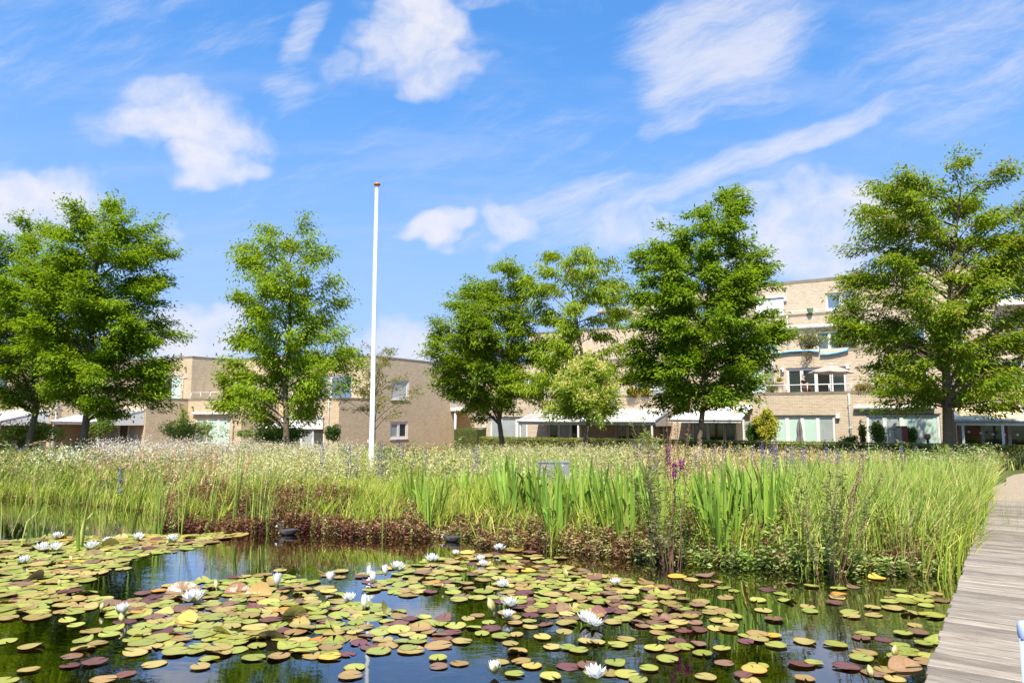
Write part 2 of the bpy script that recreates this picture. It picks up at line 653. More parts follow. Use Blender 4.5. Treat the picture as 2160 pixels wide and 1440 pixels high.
M['blue_hem'] = simple('blue_net_hem', (0.05, 0.24, 0.42), 0.7, 0.2)
M['net'] = simple('pale_net', (0.40, 0.40, 0.30), 0.9, 0.1, var=0.3, scale=6)
M['bark'] = simple('grey_brown_bark', (0.135, 0.105, 0.072), 0.95, 0.15, var=0.45, scale=6, bumps=0.9)
M['leaf'] = leaf_mat('tree_leaf', 0.5, 0.6, 0.2)
M['grass'] = leaf_mat('grass_blade', 0.3, 0.6, 0.25)
M['flower'] = leaf_mat('meadow_flower', 0.3, 0.8, 0.1)
M['iris'] = objcol_leaf_mat('iris_leaf', 0.3, 0.4, 0.45, streak=True)
M['pad'] = objcol_leaf_mat('lily_pad', 0.1, 0.3, 0.5, veins=True)
M['pad_far'] = leaf_mat('lily_pad_raft', 0.12, 0.42, 0.45)
M['pole'] = simple('white_flagpole_paint', (0.80, 0.80, 0.79), 0.35, var=0.05, scale=1.5, bumps=0.05)
M['orange'] = simple('orange_varnished_wood', (0.50, 0.13, 0.03), 0.4)


def petal_mat():
    m_, nt, out = new_mat('lily_petal')
    t = nt.n('ShaderNodeTexCoord')
    s_ = nt.sep(t.outputs['Object'])
    c = nt.mixc(nt.smooth(s_[0], 0.0, 0.5), (0.78, 0.76, 0.48, 1), (0.86, 0.86, 0.83, 1))
    b = nt.n('ShaderNodeBsdfPrincipled')
    nt.link(c, b.inputs['Base Color'])
    b.inputs['Roughness'].default_value = 0.45
    tr = nt.n('ShaderNodeBsdfTranslucent')
    nt.link(c, tr.inputs['Color'])
    mx = nt.n('ShaderNodeMixShader')
    mx.inputs[0].default_value = 0.35
    nt.link(b.outputs[0], mx.inputs[1])
    nt.link(tr.outputs[0], mx.inputs[2])
    nt.link(mx.outputs[0], out.inputs['Surface'])
    return m_


M['petal'] = petal_mat()
M['stamen'] = simple('yellow_stamen', (0.75, 0.45, 0.03), 0.7)
M['sepal'] = simple('olive_sepal', (0.30, 0.27, 0.07), 0.5, var=0.3)


def plank_mat():
    m_, nt, out = new_mat('weathered_grooved_plank')
    t = nt.n('ShaderNodeTexCoord')
    oi = nt.n('ShaderNodeObjectInfo')
    p = nt.vm('ADD', t.outputs['Object'], nt.comb(nt.m('MULTIPLY', oi.outputs['Random'], 37), nt.m('MULTIPLY', oi.outputs['Random'], 91), 0.0))
    g = nt.noise(nt.vm('MULTIPLY', p, (2.2, 30.0, 8.0)), 1.6, 7, 0.72)
    big = nt.noise(nt.vm('MULTIPLY', p, (1.0, 5.0, 1.0)), 1.4, 5, 0.6)
    s_ = nt.sep(nt.vm('ADD', t.outputs['Object'], nt.vm('SCALE', nt.noise(p, 2.5, 3, color=True), scale=0.006)))
    gr = nt.m('SINE', nt.m('MULTIPLY', s_[1], 2 * math.pi / 0.0155))
    gro = nt.smooth(gr, -0.5, 0.35)
    c = nt.ramp(g, [(0.32, (0.06, 0.042, 0.028)), (0.47, (0.245, 0.20, 0.15)), (0.68, (0.44, 0.385, 0.315))])
    c = nt.mixc(nt.smooth(big, 0.35, 0.8, 0.0, 0.55), c, (0.40, 0.34, 0.27, 1))
    c = nt.mixc(nt.m('MULTIPLY', nt.m('SUBTRACT', 1.0, gro), 0.55), c, (0.11, 0.095, 0.08, 1))
    val = nt.m('MULTIPLY_ADD', oi.outputs['Random'], 0.55, 0.72)
    c = nt.mixc(nt.smooth(nt.noise(nt.vm('ADD', t.outputs['Object'], nt.comb(nt.m('MULTIPLY', oi.outputs['Random'], 9), 0.0, 0.0)), 1.1, 4, 0.6), 0.5, 0.72, 0.0, 0.5), c, (0.17, 0.135, 0.085, 1))
    hsv = nt.n('ShaderNodeHueSaturation')
    nt.link(val, hsv.inputs['Value'])
    nt.link(c, hsv.inputs['Color'])
    h = nt.m('ADD', nt.m('MULTIPLY', gro, 0.8), g)
    principled(nt, out, hsv.outputs[0], 0.8, 0.25, 0.0, bump(nt, h, 0.8, 0.004))
    return m_


M['plank'] = plank_mat()


def ground_mat():
    m_, nt, out = new_mat('meadow_soil')
    t = nt.n('ShaderNodeTexCoord')
    geo = nt.n('ShaderNodeNewGeometry')
    z = nt.sep(geo.outputs['Position'])[2]
    a = nt.noise(t.outputs['Object'], 0.9, 6, 0.65)
    b2 = nt.noise(t.outputs['Object'], 14.0, 5, 0.7)
    c = nt.ramp(a, [(0.3, (0.05, 0.065, 0.02)), (0.55, (0.10, 0.12, 0.035)), (0.75, (0.17, 0.14, 0.06))])
    c = nt.mixc(nt.m('MULTIPLY', b2, 0.5), c, (0.05, 0.06, 0.02, 1))
    mud = nt.ramp(nt.noise(t.outputs['Object'], 2.4, 6, 0.7), [(0.3, (0.05, 0.03, 0.012)), (0.5, (0.14, 0.075, 0.022)), (0.7, (0.20, 0.12, 0.03))])
    c = nt.mixc(nt.smooth(z, 0.03, -0.03), c, mud)
    principled(nt, out, c, 0.95, 0.1, 0.0, bump(nt, b2, 0.5, 0.05))
    return m_


def water_mat():
    m_, nt, out = new_mat('pond_water')
    t = nt.n('ShaderNodeTexCoord')
    n1 = nt.noise(nt.vm('MULTIPLY', t.outputs['Object'], (1.0, 2.0, 1.0)), 2.6, 3, 0.5)
    n2 = nt.noise(nt.vm('MULTIPLY', t.outputs['Object'], (1.0, 2.2, 1.0)), 9.0, 2, 0.5)
    calm = nt.smooth(nt.noise(t.outputs['Object'], 0.35, 2), 0.45, 0.65, 0.25, 1.0)
    h = nt.m('MULTIPLY', nt.m('ADD', n1, nt.m('MULTIPLY', n2, 0.35)), calm)
    nm = bump(nt, h, 0.045, 0.06)
    gl = nt.n('ShaderNodeBsdfGlossy')
    gl.inputs['Roughness'].default_value = 0.012
    nt.link(nm, gl.inputs['Normal'])
    tr = nt.n('ShaderNodeBsdfTransparent')
    tr.inputs['Color'].default_value = (0.27, 0.265, 0.18, 1)
    fr = nt.n('ShaderNodeFresnel')
    fr.inputs['IOR'].default_value = 1.34
    nt.link(nm, fr.inputs['Normal'])
    mx = nt.n('ShaderNodeMixShader')
    nt.link(nt.m('MULTIPLY_ADD', fr.outputs[0], 2.6, 0.02, clamp=True), mx.inputs[0])
    nt.link(tr.outputs[0], mx.inputs[1])
    nt.link(gl.outputs[0], mx.inputs[2])
    nt.link(mx.outputs[0], out.inputs['Surface'])
    return m_


def gravel_mat():
    m_, nt, out = new_mat('pale_gravel')
    t = nt.n('ShaderNodeTexCoord')
    v = nt.n('ShaderNodeTexVoronoi')
    nt.link(t.outputs['Object'], v.inputs['Vector'])
    v.inputs['Scale'].default_value = 38.0
    c = nt.mixc(0.35, (0.31, 0.25, 0.175, 1), v.outputs['Color'], 'SOFT_LIGHT')
    c = nt.mixc(nt.smooth(nt.noise(t.outputs['Object'], 1.5, 5), 0.45, 0.75, 0, 0.5), c, (0.26, 0.21, 0.13, 1))
    principled(nt, out, c, 0.95, 0.1, 0.0, bump(nt, v.outputs['Distance'], 0.7, 0.02))
    return m_


M['ground'], M['water'], M['gravel'] = ground_mat(), water_mat(), gravel_mat()

# ------------------------------------------------------------------ ground, water, path
WL_PX = [(-420, 1036), (-150, 1046), (0, 1052), (130, 1062), (280, 1072), (335, 1086), (352, 1110), (480, 1117), (640, 1121), (800, 1128), (940, 1134), (1060, 1148),
         (1200, 1158), (1400, 1176), (1560, 1188), (1700, 1196), (1850, 1203), (1960, 1203), (2080, 1190)]
WL = [at_z(u, v, 0.0) for u, v in WL_PX]
POND = [(p.x, p.y) for p in WL] + [(9.5, 7.6), (10.0, 2.0), (7.0, -8.0), (-30.0, -8.0), (-32.0, 12.0)]
PA = np.array(POND)


def pond_sd(x, y):
    """distance to the shore line, negative in the pond"""
    x, y = np.asarray(x, float), np.asarray(y, float)
    best = np.full(x.shape, 1e9)
    ins = np.zeros(x.shape, bool)
    n = len(PA)
    for i in range(n):
        ax, ay = PA[i]
        bx, by = PA[(i + 1) % n]
        ex, ey = bx - ax, by - ay
        t = np.clip(((x - ax) * ex + (y - ay) * ey) / (ex * ex + ey * ey), 0, 1)
        best = np.minimum(best, np.hypot(x - ax - t * ex, y - ay - t * ey))
        c = (ay > y) != (by > y)
        with np.errstate(divide='ignore', invalid='ignore'):
            ins ^= c & (x < (bx - ax) * (y - ay) / (by - ay + 1e-12) + ax)
    return np.where(ins, -best, best)


def sstep(a, lo, hi):
    t = np.clip((a - lo) / (hi - lo), 0, 1)
    return t * t * (3 - 2 * t)


GZ = -0.35


def gh(x, y):
    x, y = np.asarray(x, float), np.asarray(y, float)
    d = pond_sd(x, y)
    z_in = -0.06 - 0.55 * sstep(-d, 0.0, 2.2)
    z_out = -0.06 + 0.26 * sstep(d, -0.05, 0.9)
    z = np.where(d < 0, z_in, z_out)
    far = sstep(y + 0.15 * np.abs(x), 24.0, 32.0)
    wav = 0.03 * np.sin(x * 0.9 + 1.3) * np.sin(y * 0.7)
    z = z + np.where(d > 0.5, wav, 0)
    return z * (1 - far) + GZ * far


def gh1(x, y):
    return float(gh(np.array([x]), np.array([y]))[0])


xs = np.concatenate([[-900, -400, -200, -110, -70], np.arange(-46, 46.01, 0.5), [70, 110, 200, 400, 900]])
ys = np.concatenate([[-300, -100, -40, -16], np.arange(-9, 36.01, 0.4), [40, 48, 60, 90, 150, 300, 700, 1500]])
GX, GY = np.meshgrid(xs, ys)
gzv = gh(GX.ravel(), GY.ravel())
GV = np.stack([GX.ravel(), GY.ravel(), gzv], 1)
nx, ny = len(xs), len(ys)
ii, jj = np.meshgrid(np.arange(nx - 1), np.arange(ny - 1))
b0 = (jj * nx + ii).ravel()
GF = np.stack([b0, b0 + 1, b0 + nx + 1, b0 + nx], 1)
tag(link('ground', np_mesh('ground', GV, GF, M['ground'], smooth=True)), kind='structure')

wm = MB()
wm.face([(-60, -10, 0), (16, -10, 0), (16, 18, 0), (-60, 18, 0)])
tag(wm.build('water', M['water']), kind='structure')

# deck axes
DZ = 0.30
d0, d1 = at_z(1945, 1440, DZ), at_z(2045, 1160, DZ)
ddir = (d1 - d0).normalized()
dprp = Vector((ddir.y, -ddir.x, 0))
DECK_W = 2.5


def deck_pt(s_, w_, z=DZ):
    p = d0 + ddir * s_ + dprp * w_
    return Vector((p.x, p.y, z))


deck = empty('boardwalk', deck_pt(-6, 0, 0))
tag(deck, 'weathered grey boardwalk of grooved planks running along the pond', 'boardwalk')
deck.rotation_euler = (0, 0, math.atan2(dprp.y, dprp.x))     # local x across the walk, local y along it
DECK_LEN = 17.2
PW, PG = 0.136, 0.012


def plank_mesh(k):
    rnd = random.Random(k)
    bm = bmesh.new()
    bmesh.ops.create_cube(bm, size=1.0)
    for v in bm.verts:
        v.co = Vector((v.co.x * DECK_W, v.co.y * PW, v.co.z * 0.032))
    bmesh.ops.bevel(bm, geom=list(bm.edges), offset=0.005, segments=1, affect='EDGES')
    for v in bm.verts:
        v.co.z += 0.0015 * math.sin(v.co.x * 3 + k)
    me = bpy.data.meshes.new('plank')
    bm.to_mesh(me)
    bm.free()
    me.materials.append(M['plank'])
    return me


pl_me = [plank_mesh(k) for k in range(4)]
rp = random.Random(3)
y = 0.07
while y < DECK_LEN:
    link('plank', pl_me[rp.randrange(4)], deck, loc=(DECK_W / 2 + rp.uniform(-.012, .012), y, DZ - 0.016 + rp.uniform(-.003, .003)),
         rot=(rp.uniform(-.006, .006), 0, rp.uniform(-.003, .003) + (math.pi if rp.random() < .5 else 0)))
    y += PW + PG
for w_ in (0.14, DECK_W / 2, DECK_W - 0.14):
    b = MB()
    b.box(w_ - 0.035, w_ + 0.035, 0.02, DECK_LEN - .02, DZ - 0.18, DZ - 0.034)
    b.box(w_ - 0.04, w_ + 0.04, 0.02, 0.09, DZ - 0.2, DZ - 0.181)
    b.build('joist', M['wood_grey'], deck)
for k in range(8):
    for w_ in (0.14, DECK_W - 0.14):
        b = MB()
        b.box(w_ - 0.05, w_ + 0.05, 1.2 + 2.1 * k, 1.3 + 2.1 * k, -0.9, DZ - 0.183)
        b.build('post', M['wood_grey'], deck)

# gravel path beyond the deck
pm = MB()
prev = None
for k in range(15):
    s_ = 11.0 + k * 1.2
    bend = 0.012 * k * k
    l = deck_pt(s_, -0.15 + 0.1 * math.sin(k * 1.7) + bend)
    r = deck_pt(s_, DECK_W + 0.35 + bend)
    l.z = max(gh1(l.x, l.y), 0.2 if k < 8 else -9) + 0.03
    r.z = max(gh1(r.x, r.y), 0.2 if k < 8 else -9) + 0.03
    if prev:
        pm.face([prev[0], prev[1], r, l])
    prev = (l, r)
tag(pm.build('gravel_path', M['gravel']), kind='structure')


# ------------------------------------------------------------------ buildings: shared builders
AX = Vector((0.8575, -0.5145, 0))        # along the facades
BX = Vector((0.5145, 0.8575, 0))         # into the depth
AROT = math.atan2(AX.y, AX.x)


def wall_face(mb, axis, pos, a0, a1, z0, z1, holes=(), depth=0.14, sgn=1):
    """a vertical wall face; axis 'x': spans local x at y = pos, looking to -y; axis 'y': spans local y at x = pos, looking to +x.
    holes: (a0, a1, z0, z1); reveals go depth deep into the wall"""
    ca = sorted({a0, a1, *[h[0] for h in holes], *[h[1] for h in holes]})
    cz = sorted({z0, z1, *[h[2] for h in holes], *[h[3] for h in holes]})
    ca = [c for c in ca if a0 - 1e-6 <= c <= a1 + 1e-6]
    cz = [c for c in cz if z0 - 1e-6 <= c <= z1 + 1e-6]

    def P(a, z, d=0.0):
        return (a, pos + d, z) if axis == 'x' else (pos - d, a, z)
    for i in range(len(ca) - 1):
        for j in range(len(cz) - 1):
            am, zm = (ca[i] + ca[i + 1]) / 2, (cz[j] + cz[j + 1]) / 2
            if any(h[0] < am < h[1] and h[2] < zm < h[3] for h in holes):
                continue
            mb.face([P(ca[i], cz[j]), P(ca[i + 1], cz[j]), P(ca[i + 1], cz[j + 1]), P(ca[i], cz[j + 1])])
    for h in holes:
        x0, x1, q0, q1 = h
        d = depth
        mb.face([P(x0, q0), P(x0, q1), P(x0, q1, d), P(x0, q0, d)])
        mb.face([P(x1, q0), P(x1, q0, d), P(x1, q1, d), P(x1, q1)])
        mb.face([P(x0, q1), P(x1, q1), P(x1, q1, d), P(x0, q1, d)])
        mb.face([P(x0, q0), P(x0, q0, d), P(x1, q0, d), P(x1, q0)])


def abox(mb, axis, pos, a0, a1, d0, d1, z0, z1):
    """box on a wall: a along it, d depth inwards from the face"""
    if axis == 'x':
        mb.box(a0, a1, pos + d0, pos + d1, z0, z1)
    else:
        mb.box(pos - d1, pos - d0, a0, a1, z0, z1)


def window(parent, axis, pos, rect, panes, mats, frame=None, fw=0.07, sill=True, depth=0.14, name='window', lattice=False):
    """a window with its frame and each pane a mesh of its own; panes: relative widths"""
    a0, a1, z0, z1 = rect
    frame = frame or M['frame']
    mb = MB()
    abox(mb, axis, pos, a0 + .002, a1 - .002, 0.045, depth - .002, z1 - fw, z1 - .002)
    abox(mb, axis, pos, a0 + .002, a1 - .002, 0.045, depth - .002, z0 + .002, z0 + fw)
    abox(mb, axis, pos, a0 + .002, a0 + fw, 0.045, depth - .002, z0 + fw, z1 - fw)
    abox(mb, axis, pos, a1 - fw, a1 - .002, 0.045, depth - .002, z0 + fw, z1 - fw)
    tot = sum(panes)
    inner = a1 - a0 - 2 * fw
    a = a0 + fw
    cuts = []
    for i, w in enumerate(panes):
        b = a + inner * w / tot
        cuts.append((a, b))
        if i < len(panes) - 1:
            abox(mb, axis, pos, b - fw * .6, b + fw * .6, 0.055, depth - .004, z0 + fw, z1 - fw)
        a = b
    if sill:
        abox(mb, axis, pos, a0 - .05, a1 + .05, -0.05, 0.04, z0 - .06, z0 - .004)
    # dark lintel line over the window
    wobj = mb.build(name, frame, parent)
    for i, (a, b) in enumerate(cuts):
        e0 = 0 if i == 0 else fw * .6
        e1 = 0 if i == len(cuts) - 1 else fw * .6
        pb = MB()
        abox(pb, axis, pos, a + e0 + .003, b - e1 - .003, depth - .05, depth - .03, z0 + fw + .003, z1 - fw - .003)
        pb.build('pane', mats[i % len(mats)], wobj)
        sb = MB()      # the sash round the pane
        s_ = 0.035
        aa, bb, c0, c1 = a + e0 + .004, b - e1 - .004, z0 + fw + .004, z1 - fw - .004
        for q in ((aa, aa + s_, c0, c1), (bb - s_, bb, c0, c1), (aa + s_, bb - s_, c1 - s_, c1), (aa + s_, bb - s_, c0, c0 + s_)):
            abox(sb, axis, pos, q[0], q[1], depth - .085, depth - .052, q[2], q[3])
        if lattice:
            nzr = 5
            for r_ in range(nzr):
                zc = c0 + (r_ + .5) * (c1 - c0) / nzr
                for q_ in (0.3, 0.7):
                    ac = aa + q_ * (bb - aa)
                    pts = []
                    for t_ in range(11):
                        th = 2 * math.pi * t_ / 10
                        da, dz_ = 0.13 * math.cos(th), (c1 - c0) / nzr * .52 * math.sin(th)
                        pts.append((ac + da, pos + depth - .06, zc + dz_) if axis == 'x' else (pos - depth + .06, ac + da, zc + dz_))
                    sb.tube(pts, 0.016, 4, cap=False)
        sb.build('sash', frame, wobj)
    return wobj


def railing(parent, axis, pos, a0, a1, z0, z1, posts, bars=1, mat=None, r=0.02, d=0.1):
    mb = MB()

    def P(a, z):
        return (a, pos + d, z) if axis == 'x' else (pos - d, a, z)
    for k in range(bars):
        zz = z1 - (z1 - z0) * k / max(bars, 1) * .5
        mb.tube([P(a0, zz), P(a1, zz)], r, 6)
    for k in range(posts):
        a = a0 + .04 + (a1 - a0 - .15) * k / max(posts - 1, 1)
        mb.tube([P(a, z0 + .002), P(a, z1 - r)], r * .9, 6)
    return mb.build('railing', mat or M['white'], parent)


def downpipe(parent, axis, pos, a, z0, z1, mat=None, r=0.045):
    mb = MB()

    def P(z, d=-0.07):
        return (a, pos + d, z) if axis == 'x' else (pos - d, a, z)
    mb.tube([P(z0), P(z1 - .12), P(z1)], r, 8)
    k = z0 + 0.6
    while k < z1 - .2:
        abox(mb, axis, pos, a - .06, a + .06, -0.125, -0.004, k, k + .03)
        k += 1.1
    return mb.build('downpipe', mat or M['white'], parent)


def lamp_box(parent, axis, pos, a, z, w=0.16, h=0.2):
    mb = MB()
    abox(mb, axis, pos, a - w / 2, a + w / 2, -0.16, -0.003, z - h / 2, z + h / 2)
    abox(mb, axis, pos, a - w / 2 + .02, a + w / 2 - .02, -0.14, -0.03, z - h / 2 - .03, z - h / 2 - .001)
    return mb.build('wall_lamp', M['white'], parent)


def cassette(parent, a0, a1, pos, z, r=0.09, mat=None):
    """closed awning cassette along a facade"""
    mb = MB()
    n = 10
    prof = [(-0.02 - r - r * math.cos(2 * math.pi * k / n) * 1.0, r * math.sin(2 * math.pi * k / n)) for k in range(n)]
    for k in range(n):
        p, q = prof[k], prof[(k + 1) % n]
        mb.face([(a0, pos + p[0], z + p[1]), (a1, pos + p[0], z + p[1]), (a1, pos + q[0], z + q[1]), (a0, pos + q[0], z + q[1])])
    mb.face([(a0, pos + p[0], z + p[1]) for p in prof])
    mb.face([(a1, pos + p[0], z + p[1]) for p in prof][::-1])
    for a in (a0 + .2, (a0 + a1) / 2, a1 - .2):
        mb.box(a - .05, a + .05, pos - .03, pos - .003, z - .06, z + .14)
    return mb.build('awning_cassette', mat or M['frame'], parent)


def veranda(parent, x0, x1, yb, yf, zb, zf, n, roofmats, posts, zg=GZ, side=True, frame=None, side_mat=None):
    """lean-to glass roof: gutter and wall plate, rafters, roof panes, posts"""
    frame = frame or M['frame']
    mb = MB()
    mb.tube([(x0 - .05, yf, zf), (x1 + .05, yf, zf)], 0.085, 8)
    mb.box(x0, x1, yb - .09, yb - .004, zb - .06, zb + .07)
    mb.box(x0 + .01, x1 - .01, yf + .03, yf + .11, zf - .19, zf - .07)
    vo = mb.build('veranda', frame, parent)
    sl = (zb - zf) / (yb - yf)
    for k in range(n + 1):
        x = x0 + (x1 - x0) * k / n
        r = MB()
        p = [(yf + .03, zf + .05), (yb - .1, zb + .05)]
        w = 0.03
        v = [(x - w, p[0][0], p[0][1] - .07), (x + w, p[0][0], p[0][1] - .07), (x + w, p[1][0], p[1][1] - .07), (x - w, p[1][0], p[1][1] - .07),
             (x - w, p[0][0], p[0][1] + .03), (x + w, p[0][0], p[0][1] + .03), (x + w, p[1][0], p[1][1] + .03), (x - w, p[1][0], p[1][1] + .03)]
        r.v += v
        for q in ((0, 3, 2, 1), (4, 5, 6, 7), (0, 1, 5, 4), (1, 2, 6, 5), (2, 3, 7, 6), (3, 0, 4, 7)):
            r.f.append(q)
            r.mi.append(0)
            r.sm.append(False)
        r.build('rafter', frame, vo)
        if k < n:
            xa, xb = x + w + .004, x0 + (x1 - x0) * (k + 1) / n - w - .004
            g = MB()
            z_a, z_b = p[0][1] - .01, p[1][1] - .01
            top = [(xa, p[0][0], z_a), (xb, p[0][0], z_a), (xb, p[1][0], z_b), (xa, p[1][0], z_b)]
            bot = [(q[0], q[1], q[2] - .015) for q in top]
            g.face(top)
            g.face(bot[::-1])
            for i in range(4):
                j = (i + 1) % 4
                g.face([bot[i], bot[j], top[j], top[i]])
            g.build('roof_pane', roofmats[k % len(roofmats)], vo)
    for x in posts:
        pb = MB()
        pb.box(x - .045, x + .045, yf + .04, yf + .13, zg, zf - .075)
        pb.build('post', frame, vo)
    if side:
        sb = MB()
        for x in (x1 - .01,):
            pts = [(x, yf + .1, zf - .07), (x, yb - .02, zb - .02), (x, yb - .02, zf - .25), (x, yf + .1, zf - .25)]
            sb.face(pts)
            sb.face([(q[0] + .02, q[1], q[2]) for q in pts][::-1])
        sb.build('side_panel', side_mat or M['stone'], vo)
    return vo


M['blind_grey'] = simple('pane_with_grey_blind', (.50, .52, .48), .4, .5, var=.06, coat=1.0)
M['roof_glass'] = simple('pale_roof_panel', (0.50, 0.49, 0.47), 0.25, 0.6, var=0.06, coat=0.6)
M['roof_glass_dark'] = simple('grey_roof_panel', (0.36, 0.34, 0.32), 0.25, 0.6, var=0.1, coat=0.6)


def plane_local(u, v, origin, yl):
    """pixel to local (x, z) on the plane local y = yl of a building with its origin there"""
    d = ray(u, v)
    o = Vector((0, 0, HC))
    q = origin + BX * yl
    t = (Vector((q.x, q.y, 0)) - Vector((0, 0, 0))).dot(BX) / Vector((d.x, d.y, 0)).dot(BX)
    p = o + d * t
    return (p - origin).dot(AX), p.z


def plane_local_b(u, v, origin, xl):
    d = ray(u, v)
    q = origin + AX * xl
    t = Vector((q.x, q.y, 0)).dot(AX) / Vector((d.x, d.y, 0)).dot(AX)
    p = Vector((0, 0, HC)) + d * t
    return (p - origin).dot(BX), p.z


def rect_px(origin, yl, u0, v0, u1, v1):
    um = (u0 + u1) / 2
    return (plane_local(u0, 800, origin, yl)[0], plane_local(u1, 800, origin, yl)[0], plane_local(um, v1, origin, yl)[1], plane_local(um, v0, origin, yl)[1])


def rect_px_b(origin, xl, u0, v0, u1, v1):
    um = (u0 + u1) / 2
    return (plane_local_b(u0, 800, origin, xl)[0], plane_local_b(u1, 800, origin, xl)[0], plane_local_b(um, v1, origin, xl)[1], plane_local_b(um, v0, origin, xl)[1])


def clipbot(r, z):
    return (r[0], r[1], z, r[3])


# ------------------------------------------------------------------ terraced houses
HP = Vector((-10.9, 45.0, 0))
HW, STEP, SETB = 5.5, 2.95, 3.12
Z_T, Z_P, Z_R = 2.72, 3.12, 6.02
BK = 'brick_tan'


def house(k, origin, label, low_holes, up_holes, gable_up=(), gable_low=(), depth_y=14.0):
    """k: how far from the end of the row"""
    t = empty('terraced_house', origin, AROT)
    tag(t, label, 'house', 'terraced brick houses')
    x0 = -HW + .03
    mb = MB()
    wall_face(mb, 'x', 0.0, x0, 0, GZ, Z_P - .15, low_holes)
    wall_face(mb, 'y', 0.0, 0, SETB, GZ, Z_P - .15, [g for g in gable_low if g[1] < SETB])
    wall_face(mb, 'y', 0.0, SETB, depth_y, GZ, Z_R - .15, [g for g in gable_low if g[0] > SETB] + list(gable_up))
    wall_face(mb, 'x', SETB, x0, 0, Z_T, Z_R - .15, up_holes)
    mb.face([(x0, 0, GZ), (x0, 0, Z_P - .15), (x0, SETB, Z_P - .15), (x0, SETB, GZ)])
    mb.face([(x0, SETB, GZ), (x0, SETB, Z_R - .15), (x0, depth_y, Z_R - .15), (x0, depth_y, GZ)])
    mb.face([(x0, depth_y, GZ), (x0, depth_y, Z_R - .15), (0, depth_y, Z_R - .15), (0, depth_y, GZ)])
    # inner parapet side
    mb.face([(x0, .25, Z_T), (0 - .25, .25, Z_T), (-.25, .25, Z_P - .15), (x0, .25, Z_P - .15)][::-1])
    mb.build('wall', M[BK], t)
    fl = MB()
    fl.box(x0 + .01, -.01, 0.02, SETB - .01, Z_T - .12, Z_T - .004)
    fl.build('terrace', M['concrete'], t)
    rf = MB()
    rf.box(x0 + .02, -.02, SETB + .02, depth_y - .02, Z_R - .35, Z_R - .3)
    rf.build('roof', M['concrete'], t)
    cp_ = MB()
    cp_.box(x0, .012, -.012, .25, Z_P - .149, Z_P)
    cp_.box(-.25, .012, .251, SETB - .002, Z_P - .149, Z_P)
    cp_.box(x0, .012, SETB - .012, SETB + .25, Z_R - .149, Z_R)
    cp_.box(-.25, .012, SETB + .251, depth_y, Z_R - .149, Z_R)
    cp_.build('coping', M['coping'], t)
    # dark room behind the openings
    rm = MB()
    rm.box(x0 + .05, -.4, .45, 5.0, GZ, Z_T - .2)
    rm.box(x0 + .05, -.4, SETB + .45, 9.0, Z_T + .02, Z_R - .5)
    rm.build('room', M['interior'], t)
    return t


def hook(parent, pos, a, z):
    mb = MB()
    mb.tube([(a - .18, pos - .03, z), (a, pos - .03, z), (a, pos - .03, z - .35)], .03, 5)
    return mb.build('overflow_pipe', M['dark_metal'], parent)


org = HP.copy()
# end house with the gable
lh = [clipbot(rect_px(org, 0, 612, 881, 686, 930), GZ + .05)]
uh = [clipbot(rect_px(org, SETB, 655, 792, 742, 840), Z_T + .06)]
gu = [rect_px_b(org, 0, 826, 801, 863, 843)]
gl = [rect_px_b(org, 0, 825, 889, 862, 925)]
gu = [g if g[0] > SETB else (SETB + .1, g[1], g[2], g[3]) for g in gu]
gl = [g if g[0] > SETB else (SETB + .1, g[1], g[2], g[3]) for g in gl]
h3 = house(0, org, 'tan brick end house with a long windowed side wall beside the flagpole', lh, uh, gu, gl, 15.2)
window(h3, 'x', 0, lh[0], [1, 1, .9], [M['glass_dark'], M['glass_grey'], M['glass_dark']])
b_ = MB()
b_.box(lh[0][0] - .05, lh[0][1] + .05, -.11, -.004, lh[0][3] - .02, lh[0][3] + .16)
b_.box(lh[0][0] + .02, lh[0][1] - .02, -.06, -.045, lh[0][3] - .72, lh[0][3] - .021)
b_.build('roller_screen', M['shade_cloth'], h3)
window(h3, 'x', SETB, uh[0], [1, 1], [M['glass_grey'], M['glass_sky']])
for g, ms in ((gu[0], [M['blind_grey']]), (gl[0], [M['glass_grey'], M['glass_dark']])):
    window(h3, 'y', 0, g, [1] * len(ms), ms, fw=0.13)
downpipe(h3, 'x', 0, plane_local(697, 800, org, 0)[0], GZ, Z_P - .1)
railing(h3, 'x', 0, -HW + .3, -2.6, Z_P, Z_P + .42, 4)
hook(h3, SETB, -1.0, 5.2)

org = org - AX * HW - BX * STEP
lh = [clipbot(rect_px(org, 0, 416, 882, 488, 930), GZ + .05)]
uh = [(-4.6, -2.4, Z_T + .05, 4.9)]
h2 = house(1, org, 'tan brick terraced house with pale green blinds and a closed awning', lh, uh)
window(h2, 'x', 0, lh[0], [1, 1, 1], [M['glass_green']])
window(h2, 'x', SETB, uh[0], [1, 1], [M['glass_sky'], M['glass_grey']])
xa, zz = plane_local(404, 872, org, 0)
cassette(h2, xa + .25, plane_local(492, 872, org, 0)[0], 0, zz, 0.085, M['white'])
downpipe(h2, 'x', 0, plane_local(498, 800, org, 0)[0], GZ, Z_P - .1)
railing(h2, 'x', 0, -HW + .1, -.2, Z_P, Z_P + .4, 6)
hook(h2, 0, xa + .2, zz + .45)

